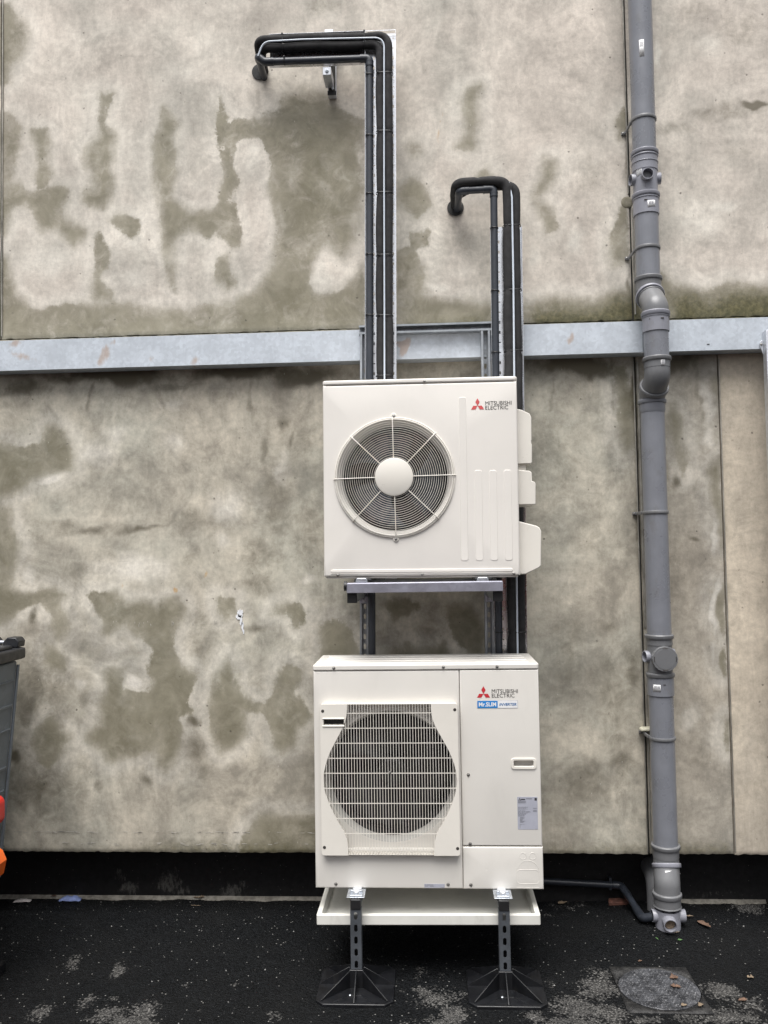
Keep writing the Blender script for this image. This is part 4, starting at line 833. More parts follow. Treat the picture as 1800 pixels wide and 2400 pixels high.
# side covers on the right flank
MB().prism([(X1-.004, 2.066), (.4355, 2.066), (.4395, 2.072), (.4400, 2.150), (.4375, 2.153), (.4375, 2.166), (.4398, 2.169), (.4392, 2.268), (.432, 2.284), (.398, 2.301), (X1-.004, 2.307)], -.470, -.235).build('side_cover', 'cream_plastic', U, bevel=.003)
MB().prism([(X1-.004, 1.889), (.4505, 1.889), (.4515, 1.893), (.4525, 1.978), (.449, 1.987), (.437, 1.990), (.4365, 2.028), (.427, 2.035), (X1-.004, 2.041)], -.470, -.235).build('side_cover', 'cream_plastic', U, bevel=.003)
MB().box(X1-.003, .414, -.452, -.25, 2.0405, 2.0665).build('grip_recess', 'cream_plastic', U)
MB().prism([(X1-.004, 1.589), (.402, 1.589), (.462, 1.617), (.4695, 1.628), (.472, 1.774), (.466, 1.788), (.452, 1.797), (X1-.004, 1.819)], -.475, -.215).build('valve_cover', 'cream_plastic', U, bevel=.004, seg=3)
for x in (-.297, .215):
    MB().prism([(x-.026, 1.5635), (x+.026, 1.5635), (x+.020, 1.5815), (x-.020, 1.5815)], -.576, -.535).build('foot', 'zinc_bright', U, bevel=.0025)
    MB().box(x-.034, x+.040, -.532, -.23, 1.5635, 1.578).build('rubber_pad', 'rubber_black', U, bevel=.003)
U.rotation_euler = (0, .0058, -.0167)

# ---------------- lower unit
X0, X1, YF, YB, Z0, Z1 = -.5118, .4382, -.56, -.2248, .2833, 1.2137
XS = .1075
L = thing('outdoor_unit', 'larger cream outdoor unit with square barred fan grille, nearest the ground on two legs', 'air conditioner', (X0, YF, Z0), 'outdoor air conditioning units')
fc = (-.188, .739)
m = MB(); edge_shell(m, X0, XS-.0008, Z0, Z1-.0255, YF, YB, .007, rrect(-.4690, .0855, .4400, 1.0440, .012, 20), [(.034, 1.0)])   # recess behind the guard
m.plate_hole(-.4700, .0865, .4390, 1.0450, circle(fc[0], fc[1], .2760), YF+.0335)
MB().lathe([(.0, .2765), (.010, .2705), (.022, .2655), (.036, .2630), (.0455, .2620)], (fc[0], YF+.0335, fc[1]), (0, 1, 0), 72, caps=False).build('bell_mouth', 'bell_shaded', L)
m.box(XS-.0008, X1-.001, YF+.030, YB, Z0+.002, Z1-.0265)
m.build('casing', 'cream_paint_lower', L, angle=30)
# side (service) panel with a recessed grip
m = MB(); edge_shell(m, XS+.0008, X1, .4605, Z1-.0258, YF-.001, YF+.0295, .005, rrect(.3265, .4095, .7865, .8125, .006, 8), [(.0005, .995), (.028, .93)], back=False, cap=True)
sp = m.build('service_panel', 'cream_paint_lower', L, angle=30)
q = MB(); oo = rrect(.3155, .4205, .7760, .8220, .013, 8); ii = rrect(.3270, .4090, .7870, .8120, .006, 8); k = len(oo)
lo = [(x, YF-.001, z) for x, z in oo]; l1 = [((x-.368)*.985+.368, YF-.0052, (z-.799)*.965+.799) for x, z in oo]; l2 = [((x-.368)*1.03+.368, YF-.0052, (z-.7995)*1.10+.7995) for x, z in ii]; l3 = [(x, YF-.0005, z) for x, z in ii]
q.add(lo+l1+l2+l3, [(i+a*k, (i+1) % k+a*k, (i+1) % k+(a+1)*k, i+(a+1)*k) for a in range(3) for i in range(k)])
q.build('grip_surround', 'cream_plastic', sp)
m = MB(); edge_shell(m, XS+.0008, X1+.001, Z0+.0005, .4560, YF-.003, YF+.0295, .005, rrect(.20, .21, .36, .37, .004, 8), [(.0005, .99)], back=False, cap=True)
lp = m.build('pipe_cover', 'cream_paint_lower', L, angle=30)
kn = MB()
for c in ((.3565, .4195), (.3965, .4195)): kn.ring((c[0], YF-.003, c[1]), .0132, .0009, 28, 6)
kn.tube([(x, YF-.003, z) for x, z in [(.329, .340)]+[(.3755+.0465*math.cos(a), .354+.048*math.sin(a)) for a in np.linspace(PI, 0, 18)]+[(.422, .340)]], .0009, 6)
rr = rrect(.3285, .4225, .3065, .3640, .017, 6); kn.tube([(x, YF-.003, z) for x, z in rr+[rr[0]]], .0009, 6)
kn.tube([(.330, YF-.003, .2865), (.330, YF-.003, .2915), (.4225, YF-.003, .2915), (.4225, YF-.003, .2865)], .0008, 6)
kn.build('knockout', 'cream_paint_lower', lp)
lid = MB().prism_z(rrect(X0-.002, X1+.002, YF-.003, YB+.003, .012), Z1-.0235, Z1).build('lid', 'cream_paint_lower', L, bevel=.005, seg=3)
for y in (-.505, -.435, -.365, -.295): MB().prism_z(rrect(X0+.035, X1-.035, y-.014, y+.014, .013), Z1-.004, Z1+.0035).build('lid_rib', 'cream_paint_lower', lid, bevel=.003)
MB().lathe([(0, .2615), (.16, .2615), (.161, .10), (.162, .002)], (fc[0], YF+.0785, fc[1]), (0, 1, 0), 64, caps=False).build('fan_shroud', 'shroud_dark', L)
fan_with_blades(L, fc[0], fc[1], YF+.10, .245, 3, math.radians(-20), 'shroud_dark', .06)
# moulded guard: two cheeks, bars, handle recess
GX0, GX1, GZ0, GZ1, GYF, GYB = -.480, .0965, .4295, 1.0545, YF-.031, YF-.001
gc = -.1905
cur = [(1.0545, .1755), (1.030, .1760), (1.000, .1795), (.975, .1870), (.945, .2010), (.915, .2175), (.889, .2320), (.860, .2475), (.830, .2600), (.800, .2700), (.770, .2765), (.742, .2790), (.712, .2770), (.685, .2715), (.660, .2630), (.630, .2510), (.605, .2395), (.580, .2270), (.555, .2130), (.530, .1975), (.510, .1880), (.485, .1815), (.460, .1790), (.4295, .1785)]
def hw(z): return float(np.interp(z, [c[0] for c in cur[::-1]], [c[1] for c in cur[::-1]]))
def cheek(sg, zlo, zhi, xo=None, xi=None):
    zs = [z for z, _ in cur if zlo < z < zhi]; zs = [zhi]+zs+[zlo]
    inn = [(gc+sg*(hw(z) if xi is None else abs(xi-gc)), z) for z in zs]
    ox = (GX1 if sg > 0 else GX0) if xo is None else xo; out = []
    rc = .012
    if abs(zlo-GZ0) < 1e-6 and xo is None: out += [(ox-sg*rc*(1-math.sin(a)), GZ0+rc*(1-math.cos(a))) for a in (0, PI/8, PI/4, 3*PI/8, PI/2)]
    else: out.append((ox, zlo))
    if abs(zhi-GZ1) < 1e-6 and xo is None: out += [(ox-sg*rc*(1-math.cos(a)), GZ1-rc*(1-math.sin(a))) for a in (0, PI/8, PI/4, 3*PI/8, PI/2)]
    else: out.append((ox, zhi))
    p = inn+out
    return p if sg < 0 else p[::-1]
gd = thing('fan_guard', None, None, (gc, GYF, GZ0)); adopt(gd, L); del gd['label'], gd['category']
hx0, hx1, hz0, hz1 = -.4665, -.3800, .9675, .9915
def cheek_part(polys, label):
    m = MB()
    for p in polys:
        a = sum(p[i][0]*p[(i+1) % len(p)][1]-p[(i+1) % len(p)][0]*p[i][1] for i in range(len(p)))
        m.prism(p if a > 0 else p[::-1], GYF, GYB)
    return m.build('guard_cheek', 'cream_plastic', gd, smooth=False, label=label)
cheek_part((cheek(-1, hz1, GZ1), cheek(-1, GZ0, hz0), cheek(-1, hz0, hz1, None, hx0), cheek(-1, hz0, hz1, hx1, None)), 'left cheek of the guard with a slotted hand grip')
cheek_part((cheek(1, GZ0, GZ1),), None)
MB().box(hx0-.002, hx1+.002, GYF+.026, GYF+.029, hz0-.003, hz1+.003).build('grip_shade', 'shroud_dark', gd)  # dark sheet standing in for the shade inside the hand grip
m = MB().box(hx0-.004, hx1+.002, GYF-.003, GYF+.004, hz1, hz1+.006); m.box(hx0-.004, hx1+.002, GYF-.003, GYF+.004, hz0-.008, hz0); m.build('grip_lip', 'cream_plastic', gd, bevel=.002)
m = MB()
N = 48
for i in range(N):
    x = GX0+.012+(GX1-GX0-.024)*i/(N-1); h = abs(x-gc)
    if h > .2785: continue
    zt = GZ1-.0025; zb = GZ0+.0015
    if h > .1755: zt = max(z for z in np.linspace(.742, 1.0545, 160) if hw(z) >= h)
    if h > .1785: zb = min(z for z in np.linspace(.4295, .742, 160) if hw(z) >= h)
    m.box(x-.00102, x+.00102, GYF+.0015, GYF+.0048, zb-.004 if h > .1785 else zb, zt+.004 if h > .1755 else zt)
    if h < .177:
        m.box(x-.00125, x+.00125, GYF+.008, GYB, GZ1-.0065, GZ1-.0025); m.box(x-.00125, x+.00125, GYF+.008, GYB, GZ0+.0015, GZ0+.0055)
gb = m.build('guard_bars', 'cream_plastic', gd, smooth=False)
m = MB()
for j in range(10):
    z = 1.0155-j*.0622; w = hw(z); m.box(gc-w-.003, gc+w+.003, GYF+.003, GYF+.0065, z-.0013, z+.0013)
m.box(gc-.177, gc+.177, GYF+.006, GYB, GZ1-.0025, GZ1-.0005); m.box(gc-.180, gc+.180, GYF+.006, GYB, GZ0+.0002, GZ0+.0014)  # top and bottom plates added to shade the guard's inside
m.build('cross_bars', 'cream_plastic', gd, smooth=False)
screw(gd, -.1895, GYF+.002, .7715, .0042)
for x, z in ((-.469, 1.026), (.0845, 1.029), (-.4685, .4625), (.0855, .4595)):
    MB().lathe([(0, .0066), (.0006, .0064), (.0008, .0045)], (x, GYF-.0001, z), (0, -1, 0), 16).build('guard_screw', 'screw_dark', gd)
for x, z in ((.137, .753), (.139, .469)): screw(sp, x, YF-.001, z, .0052)
screw(lp, .1385, YF-.003, .301, .0052)
for x, z in ((-.426, .301), (.044, .301)): screw(L, x, YF, z, .0052)
for x in (-.423, .041, .266): screw(L, x, YF-.003, 1.2020, .0048)
# badges
emblem(.2070, 1.0890, .0183, YF-.0018, 'logo_red', L)
lettering('MITSUBISHI', .2415, 1.0915, .109, .0160, YF-.0018, 'print_black', L, bold=.0)
lettering('ELECTRIC', .2415, 1.0730, .0950, .0160, YF-.0018, 'print_black', L, bold=.0)
b = MB().prism(rrect(.1795, .3495, 1.0285, 1.0605, .002), YF-.0018, YF-.0005).build('badge', 'stickergrey', L)
MB().prism(rrect(.2655, .3480, 1.0300, 1.0590, .0015), YF-.0023, YF-.001).build('badge_field', 'stickerwhite', b)
MB().prism(rrect(.1810, .2650, 1.0300, 1.0590, .0015), YF-.0023, YF-.001).build('badge_field', 'logo_blue', b)
lettering('Mr.SLIM', .1865, 1.0360, .0725, .0178, YF-.0028, 'stickerwhite', b, bold=.03)
lettering('INVERTER', .2715, 1.0388, .0720, .0112, YF-.0028, 'logo_blue_dark', b, bold=.025, shear=.25)
# rating plate: grey sticker with rows of print
rp = MB().prism(rrect(.3380, .4215, .5280, .6620, .002), YF-.0018, YF-.0005).build('rating_plate', 'stickergrey', sp)
emblem(.3485, .6512, .0040, YF-.0022, 'print_dark', rp)
m = MB(); rnd = random.Random(5); y = YF-.0022
def bar(x0, x1, z, h=.0016): m.add([(x0, y, z), (x1, y, z), (x1, y, z+h), (x0, y, z+h)], [(0, 1, 2, 3)])
bar(.3540, .3710, .6495, .0045); bar(.4095, .4190, .6470, .0105)
for k in range(6): bar(.3755+k*.0042, .3755+k*.0042+.0026, .6525, .0030)
struct(m.build('print', 'print_dark', rp, smooth=False), 'stuff')
m = MB()
for z, x1 in ((.6445, .375), (.6415, .376), (.6380, .376), (.6365, .374)): bar(.3405, x1-.002*rnd.random(), z)
for z, l in ((.6190, .042), (.6150, .035), (.6110, .04), (.6060, .03), (.6010, .050), (.5985, .052), (.5950, .040), (.5920, .036), (.5890, .032), (.5855, .028), (.5825, .026)):
    x = .3400
    while x < .340+l: w = rnd.uniform(.003, .010); bar(x, min(x+w, .340+l), z); x += w+rnd.uniform(.0006, .002)
for z in (.6140, .6060, .6010): bar(.4025, .4180, z, .0024)
for z in (.5780, .5750, .5715, .5690, .5650, .5620, .5590, .5560): bar(.3455+rnd.random()*.003, .3560+rnd.random()*.014, z)
for a, b_, c, d in ((.3465, .3570, .5480, .0016), (.3465, .3485, .5340, .0150), (.3600, .3650, .5480, .0016), (.4090, .4190, .5290, .0010)): bar(a, b_, c, d)
struct(m.build('print', 'print_grey', rp, smooth=False), 'stuff')
rp2 = MB().prism(rrect(-.0550, .0300, .2870, .3030, .0015), YF-.0010, YF+.0005).build('serial_sticker', 'stickergrey', L)
m = MB(); y = YF-.0014
for a, b_, z, h in ((-.053, -.047, .2985, .0016), (-.044, -.018, .2980, .0024), (-.053, -.040, .2935, .0016), (-.032, -.016, .2925, .0022), (.012, .028, .2885, .0010)): bar(a, b_, z, h)
struct(m.build('print', 'print_grey', rp2, smooth=False), 'stuff')
for x in (-.335, .264):
    MB().box(x-.018, x+.018, -.60, -.54, .279, .2885).build('foot', 'galv_post', L, bevel=.002)
    MB().box(x-.018, x+.018, -.24, -.19, .279, .2885).build('foot', 'galv_post', L, bevel=.002)
L.rotation_euler = (0, .001, .0039)

# ================================================================== SUPPORT FRAME
F = thing('support_frame', 'galvanised slotted strut frame carrying both outdoor units on black rubber feet', 'bracket', (-.03, -.64, GZ))
def strut_up(x, z0, z1, yf, depth, mat, parent, lean=0., zp=0., w=.0415, name='upright', slotw=.0135, slotl=.028, pitch=.0515):
    """vertical strut, slotted web to the front, open side to the back"""
    m = MB(); m.slotted(x-w/2, x+w/2, z0, z1, pitch, slotw, slotl, yf)
    def flat(x0, y0, x1, y1): m.add([(x0, y0, z0), (x1, y1, z0), (x1, y1, z1), (x0, y0, z1)], [(0, 1, 2, 3)])
    for s in (-1, 1):
        flat(x+s*w/2, yf, x+s*w/2, yf+depth); flat(x+s*w/2, yf+depth, x+s*(w/2-.009), yf+depth)
    if lean: m.v = [(a+lean*(c-zp), b, c) for a, b, c in m.v]
    return m.build(name, mat, parent, solid=.0022, off=0, smooth=False)
# two wall uprights, open side out with the slotted web at the back
def strut_open(x, z0, z1, yf, depth, mat, parent, lean, zp, w=.0415, name='upright'):
    m = MB(); m.slotted(x-w/2, x+w/2, z0, z1, .0481, .0130, .026, yf+depth)
    def flat(x0, y0, x1, y1): m.add([(x0, y0, z0), (x1, y1, z0), (x1, y1, z1), (x0, y0, z1)], [(0, 1, 2, 3)])
    for s in (-1, 1):
        flat(x+s*w/2, yf, x+s*w/2, yf+depth); flat(x+s*w/2, yf, x+s*(w/2-.0085), yf); flat(x+s*(w/2-.0085), yf, x+s*(w/2-.0085), yf+.006)
    m.v = [(a+lean*(c-zp), b, c) for a, b, c in m.v]
    return m.build(name, mat, parent, solid=.002, off=0, smooth=False)
strut_open(-.3235, .02, 2.740, -.131, .040, 'galv_strut', F, .016, 1.38)
strut_open(.2685, .02, 2.742, -.131, .040, 'galv_strut', F, .008, 1.38)
# top channel, open side out
m = MB()
def cflat(x0, x1, pr):
    for (y0, z0), (y1, z1) in zip(pr[:-1], pr[1:]): m.add([(x0, y0, z0), (x1, y0, z0), (x1, y1, z1), (x0, y1, z1)], [(0, 1, 2, 3)])
zc = 2.7615
cflat(-.329, .459, [(-.125, zc+.0125), (-.131, zc+.0125), (-.131, zc+.0207), (-.0925, zc+.0207)]); cflat(-.329, .459, [(-.125, zc-.0125), (-.131, zc-.0125), (-.131, zc-.0207), (-.0925, zc-.0207)])
n = 15
for i in range(n):                                        # slotted back of the channel
    a, b = -.329+i*.788/n, -.329+(i+1)*.788/n; c = (a+b)/2
    h = []
    for k in range(16):
        an = 2*PI*(k+.5)/16; h.append((c+.0065*math.cos(an)+math.copysign(.0075, math.cos(an)), zc+.0065*math.sin(an)))
    m.plate_hole(a, b, zc-.0207, zc+.0207, h, -.0925)
m.build('cross_channel', 'galv_strut', F, solid=.002, off=0, smooth=False)
# upper arms, gussets, front rail
for x, ux in ((-.3385, -.3235), (.2755, .2685)):
    MB().box(x-.0200, x+.0200, -.566, -.132, 1.4775, 1.5165).build('arm', 'galv_strut', F, bevel=.002)
    MB().box(x-.0208, x+.0208, -.580, -.5662, 1.4760, 1.5180).build('end_cap', 'cap_black', F, bevel=.0025)
    s = 1 if ux > x else -1
    MB().add([(ux-.018, -.1335, 1.445), (ux+.020, -.1335, 1.445), (ux+.020, -.1335, 1.50), (ux-.018, -.1335, 1.475)], [(0, 1, 2, 3)]).build('gusset', 'galv_rail', F, solid=.004, off=0)
    MB().prism([(ux-.0205, 1.448), (ux+.0205, 1.448), (ux+.0205, 1.476), (ux-.0205, 1.476)], -.150, -.1375).build('gusset_plate', 'galv_rail', F, bevel=.001)
    MB().lathe([(0, .0085), (.005, .0085), (.0055, .0045), (.010, .0045)], (ux, -.150, 1.459), (0, -1, 0), 6).build('bolt', 'zinc_bright', F)
rail = MB().box(-.3585, .2955, -.600, -.562, 1.5190, 1.5615).build('front_rail', 'galv_rail', F, bevel=.0035, seg=3)
MB().box(-.3585, .2955, -.6012, -.5995, 1.5205, 1.5580).build('rail_web', 'galv_rail', rail, bevel=.0006)
MB().box(-.3585, .2955, -.27, -.232, 1.5190, 1.5615).build('rear_rail', 'galv_strut', F, bevel=.0035)
MB().lathe([(0, .021), (.012, .021)], (-.3585, -.585, 1.548), (-1, 0, 0), 20).build('rail_cap', 'cap_black', F)
# lower arms with cradles, legs and feet
for x, zt in ((-.3350, .2785), (.2660, .2785)):
    MB().box(x-.0205, x+.0205, -.646, -.132, zt-.041, zt-.001).build('arm', 'galv_leg', F, bevel=.002)
    MB().box(x-.0212, x+.0212, -.664, -.6462, zt-.0415, zt).build('end_cap', 'cap_black', F, bevel=.003)
    cl = MB().box(x-.038, x+.036, -.648, -.560, zt+.0004, zt+.0035).build('cradle', 'zinc_bright', F, bevel=.001)
    MB().box(x-.027, x+.027, -.640, -.595, zt+.004, zt+.009).build('cradle_block', 'zinc_bright', cl, bevel=.002)
    for s in (-1, 1): MB().prism([(x+s*.012, zt+.009), (x+s*.028, zt+.009), (x+s*.025, zt+.020), (x+s*.012, zt+.020)][::s], -.618, -.606).build('cradle_lug', 'zinc_bright', cl, bevel=.001)
    MB().box(x-.007, x+.007, -.628, -.604, zt+.0095, zt+.017).build('cradle_bolt', 'galv_post', cl, bevel=.002)
    leg = strut_up(x, GZ+.074, zt-.042, -.660, .040, 'galv_leg', F, 0, 0, .0425, 'leg', .0145, .0300, .0502)
    # rubber foot: chamfered plate, hub and eight ribs
    c = (x, -.642); R = .1540; q = .032
    oct_ = [(c[0]+a*R, c[1]+b*R) for a, b in ((-1+q/R, -1), (1-q/R, -1), (1, -1+q/R), (1, 1-q/R), (1-q/R, 1), (-1+q/R, 1), (-1, 1-q/R), (-1, -1+q/R))]
    ft = MB().prism_z(oct_, GZ-.006, GZ+.011).build('foot', 'rubber_black', F, bevel=.003)
    MB().prism_z(rrect(c[0]-.029, c[0]+.029, c[1]-.029, c[1]+.029, .003), GZ+.010, GZ+.080).build('hub', 'rubber_black', ft, bevel=.002)
    mid = [(c[0]+a*.098, c[1]+b*.098) for a, b in ((-.8, -1), (.8, -1), (1, -.8), (1, .8), (.8, 1), (-.8, 1), (-1, .8), (-1, -.8))]
    for i in range(8):                                    # low ridge between the ribs
        p0, p1 = mid[i], mid[(i+1) % 8]
    for k in range(8):
        a = PI/4*k; far = R-.004 if k % 2 == 0 else (R-.022)*1.414
        d = Vector((math.cos(a), math.sin(a), 0)); w = Vector((-d.y, d.x, 0))*.0024
        b = Vector((c[0], c[1], 0)); p = []
        for off, z in ((.020, GZ+.0105), (far, GZ+.0105), (far, GZ+.015), (.034, GZ+.079), (.020, GZ+.079)): p.append((b+d*off, z))
        m = MB(); n = len(p)
        m.add([tuple((v+w)[:2])+(z,) for v, z in p]+[tuple((v-w)[:2])+(z,) for v, z in p],
              [tuple(range(n)), tuple(range(2*n-1, n-1, -1))]+[((i+1) % n, i, n+i, n+(i+1) % n) for i in range(n)])
        m.build('rib', 'rubber_black', ft, bevel=.0008, seg=1)
    for s in (-1, 1):
        pts3 = [(c[0]-.088, c[1]+s*.148, GZ+.0115), (c[0]-.026, c[1]+s*.088, GZ+.0115), (c[0]+.026, c[1]+s*.088, GZ+.0115), (c[0]+.088, c[1]+s*.148, GZ+.0115)]
        MB().tube(pts3, .0026, 6).build('ridge', 'rubber_black', ft)
    MB().lathe([(0, .0055), (.002, .0055), (.004, .003)], (c[0]-.02, c[1]-.088, GZ+.011), (0, 0, 1), 12).build('fixing', 'zinc_bright', ft)
MB().box(-.40, .33, -.42, -.38, .112, .1540).build('tray_rail', 'galv_leg', F, bevel=.002)

# drip tray below the lower unit
T = thing('drip_tray', 'shallow cream plastic drip tray hanging under the lower outdoor unit', 'tray', (-.045, -.41, .155))
x0, x1, y0, y1, zb, zt = -.502, .417, -.615, -.215, .1545, .198
m = MB(); O = rrect(x0, x1, y0, y1, .006, 3); I = rrect(x0+.020, x1-.020, y0+.018, y1-.018, .01, 3); I2 = rrect(x0+.026, x1-.026, y0+.024, y1-.024, .01, 3); k = len(O)
vs = [(x, y, zb+.002) for x, y in O]+[(x, y, zt) for x, y in O]+[(x, y, zt) for x, y in I]+[(x, y, zb+.006) for x, y in I2]
fs = [(a*k+i, a*k+(i+1) % k, (a+1)*k+(i+1) % k, (a+1)*k+i) for a in range(3) for i in range(k)]+[tuple(range(k-1, -1, -1)), tuple(3*k+i for i in range(k))]
m.add(vs, fs).build('tray_body', 'tray_plastic', T, bevel=.003, seg=3)
T.rotation_euler = (math.radians(-.4), -.008, 0)

# ================================================================== PIPE RUNS
PIV_L, LEAN_L = (-.2235, -.16, 2.66), .0155
PIV_R, LEAN_R = (.410, -.16, 2.90), .0110
def run(name, label, cat, piv, group=None): return thing(name, label, cat, piv, group)
def tray_vertical(m, x0, x1, z0, z1, lanes, yb, fl):
    xs = [x0]
    for c in lanes: xs += [c-.011, c+.011]
    xs.append(x1)
    for i in range(len(xs)-1):
        if i % 2 == 1: m.slotted(xs[i], xs[i+1], z0, z1, .0485, .0070, .0155, yb, None, None, (.0095, .0058))
        else: m.add([(xs[i], yb, z0), (xs[i+1], yb, z0), (xs[i+1], yb, z1), (xs[i], yb, z1)], [(0, 1, 2, 3)])
    for x in (x0, x1): m.add([(x, yb, z0), (x, yb-fl, z0), (x, yb-fl, z1), (x, yb, z1)], [(0, 1, 2, 3)])
    return m
YB_, FL = -.134, .026
# ---- left run: tray, bracket
t = run('cable_tray', 'tall galvanised perforated tray turning left at the top, behind the taller pipe run', 'cable tray', PIV_L, 'perforated cable trays')
tray_vertical(MB(), -.2980, -.1490, 1.50, 4.221, (-.2560, -.1625), YB_, FL).build('tray_length', 'galv_tray', t, solid=.0015, off=0, smooth=False)
m = MB(); zt_, zb_ = 4.2080, 4.0530
M = Matrix.Rotation(PI/2, 4, 'Y')
mm = MB(); tray_vertical(mm, -.0775, .0775, 0, .470, (-.055, .045), 0, FL)
mm.v = [(-.3000-(z), YB_+.001+y, 4.1470+x) for x, y, z in mm.v]
mm.build('tray_length', 'galv_tray', t, solid=.0015, off=0, smooth=False)
MB().box(-.3015, -.1480, YB_-FL, YB_-FL+.0016, 4.2215, 4.2245).build('tray_edge', 'galv_tray', t)
br = MB().box(-.4945, -.4530, -.040, -.002, 3.975, 4.30).build('wall_channel', 'galv_post', t, bevel=.002)
MB().box(-.4905, -.4570, -.0415, -.0400, 3.985, 4.29).build('channel_slot', 'seal_dark', br)
MB().box(-.500, -.4585, -.130, -.0425, 4.2150, 4.2565).build('arm', 'galv_post', t, bevel=.002)
MB().box(-.505, -.4640, -.162, -.0425, 4.0085, 4.0495).build('arm', 'galv_post', t, bevel=.002)
MB().lathe([(0, .0095), (.006, .0095), (.0065, .005), (.011, .005)], (-.4845, -.162, 4.029), (0, -1, 0), 6).build('nut', 'zinc_bright', t)
MB().lathe([(0, .0095), (.006, .0095), (.0065, .005), (.011, .005)], (-.4815, -.130, 4.236), (0, -1, 0), 6).build('nut', 'zinc_bright', t)
MB().tube([(-.474, -.06, 4.03), (-.466, -.055, 3.995)], .0055, 8).build('stud', 'zinc_bright', t)
MB().box(-.4955, -.452, -.0425, -.0415, 3.9735, 3.9955).build('channel_end', 'cap_black', t)
t.rotation_euler = (0, LEAN_L, 0)

def foam(pathpts, radii, r, ties, name, label, group, piv, lean, extra=None):
    """foam covered pipe pinched in at each tie; ties = list of (axis, value)"""
    P = smooth_path(pathpts, radii, .010); R = []
    for p in P:
        k = 1.0
        for ax, v in ties:
            d = abs((p.z if ax == 'z' else p.x)-v)
            if (ax == 'z') == (abs(p.x-pathpts[0][0]) < .03): k -= .16*math.exp(-(d/.010)**2)+.07*math.exp(-(d/.045)**2)
        k += .012*math.sin(p.z*17+p.x*13)+.008*math.sin(p.z*41)
        R.append(r*k)
        w_ = .0016*math.sin(p.z*6.3+p.x*9+r*900)+.0009*math.sin(p.z*19+p.x*23+r*500)
        p.x += w_ if abs(p.x-pathpts[0][0]) < .02 else 0; p.z += w_*1.3 if abs(p.x-pathpts[0][0]) >= .06 else 0
    o = thing(name, label, 'pipe', piv, group)
    MB().tube(P, R, 20).build('foam_sleeve', 'black_foam', o)
    return o, P
def tie(parent, c, hx, hy, vertical=True, tail=(0, 0), yaw=0.):
    """strap round a vertical (or horizontal) bundle: flattened loop plus its lock and cut tail"""
    n = 28; m = MB(); ring_ = []
    e = 2.6
    for k in range(n+1):
        a = 2*PI*k/n; ca, sa = math.cos(a), math.sin(a)
        u = hx*math.copysign(abs(ca)**(2/e), ca); v = hy*math.copysign(abs(sa)**(2/e), sa)
        ring_.append((u, v))
    vs = []; w = .0021
    for u, v in ring_:
        if vertical: vs += [(c[0]+u, c[1]+v, c[2]-w+yaw*u), (c[0]+u*1.0, c[1]+v, c[2]+w+yaw*u)]
        else: vs += [(c[0]-w, c[1]+v, c[2]+u), (c[0]+w, c[1]+v, c[2]+u)]
    m.add(vs, [(2*i, 2*i+2, 2*i+3, 2*i+1) for i in range(n)])
    o = m.build('cable_tie', 'tie_black', parent, solid=.0016, off=1)
    hx_, hz_ = tail
    p = (c[0]+hx_, c[1]-hy-.002, c[2]) if vertical else (c[0], c[1]-hy-.002, c[2]+hz_)
    MB().box(p[0]-.004, p[0]+.004, p[1]-.004, p[1]+.003, p[2]-.0035, p[2]+.0035).build('lock', 'tie_black', o, bevel=.001)
    return o
TL = [('z', 4.000), ('z', 3.712), ('z', 3.412), ('z', 3.108), ('z', 2.816), ('z', 2.526), ('x', -.700), ('x', -.300)]
yp = -.166
xo, xi = -.1838, -.2235
outer, Po = foam([(xo, yp, 2.30), (xo, yp, 4.1905), (-.826, yp, 4.1905), (-.832, -.075, 4.165), (-.829, .03, 4.138)], (.058, .045, .03), .0208, TL, 'insulated_pipe', 'outer black foam insulated pipe of the taller run, nearest the tray edge and topmost above', 'black foam insulated pipes', PIV_L, LEAN_L)
inner, Pi = foam([(xi, yp, 2.30), (xi, yp, 4.1485), (-.800, yp, 4.1485), (-.819, -.10, 4.135), (-.826, .03, 4.130)], (.050, .045, .03), .0212, TL, 'insulated_pipe', 'inner black foam insulated pipe of the taller run, beside the thin dark drain pipe', 'black foam insulated pipes', PIV_L, LEAN_L)
for ax, v in TL:
    if ax == 'z': tie(outer, ((xo+xi)/2, yp, v), .0405, .0215, True, (-.031, 0), random.uniform(-.04, .04))
    else: tie(outer, (v, yp, 4.1690), .042, .0225, False, (0, .036))
for v in (3.265, 2.955, 2.67):                          # glued joints of the foam
    MB().ring((xo, yp, v), .0207, .0008, 24, 5).xform(Matrix.Translation((xo, yp, v)) @ Matrix.Rotation(PI/2, 4, 'X') @ Matrix.Translation((-xo, -yp, -v))).build('foam_joint', 'tie_black', outer)
c = thing('control_cable', 'thin pale blue-white cable between the two foam pipes of the taller run', 'cable', PIV_L, 'thin pale cables')
rr_ = random.Random(2)
P = smooth_path([(-.2035, -.188, 2.30), (-.2035, -.188, 2.85), (-.2045, -.188, 3.5), (-.2035, -.189, 4.168), (-.60, -.190, 4.172), (-.792, -.190, 4.168), (-.818, -.186, 4.100)], (.5, .5, .052, .5, .055), .02)
MB().tube(P, .0040, 8).build('cable_sheath', 'cable_white', c)
c.rotation_euler = (0, LEAN_L, 0)
d = thing('drain_pipe', 'slim dark grey drain pipe left of the taller run, elbowed at the top', 'pipe', PIV_L, 'slim dark plastic pipes')
xc, yc, rc_ = -.2760, -.164, .0172
MB().tube([(xc, yc, 2.430), (xc, yc, 4.070)], rc_, 24).build('pipe_length', 'conduit_grey', d)
MB().tube(smooth_path([(xc, yc, 4.040), (xc, yc, 4.0825), (xc-.045, yc, 4.0825)], .026, .006), rc_*1.13, 24).build('elbow', 'conduit_grey', d)
MB().tube([(xc-.03, yc, 4.0825), (-.780, yc, 4.0825)], rc_, 24).build('pipe_length', 'conduit_grey', d)
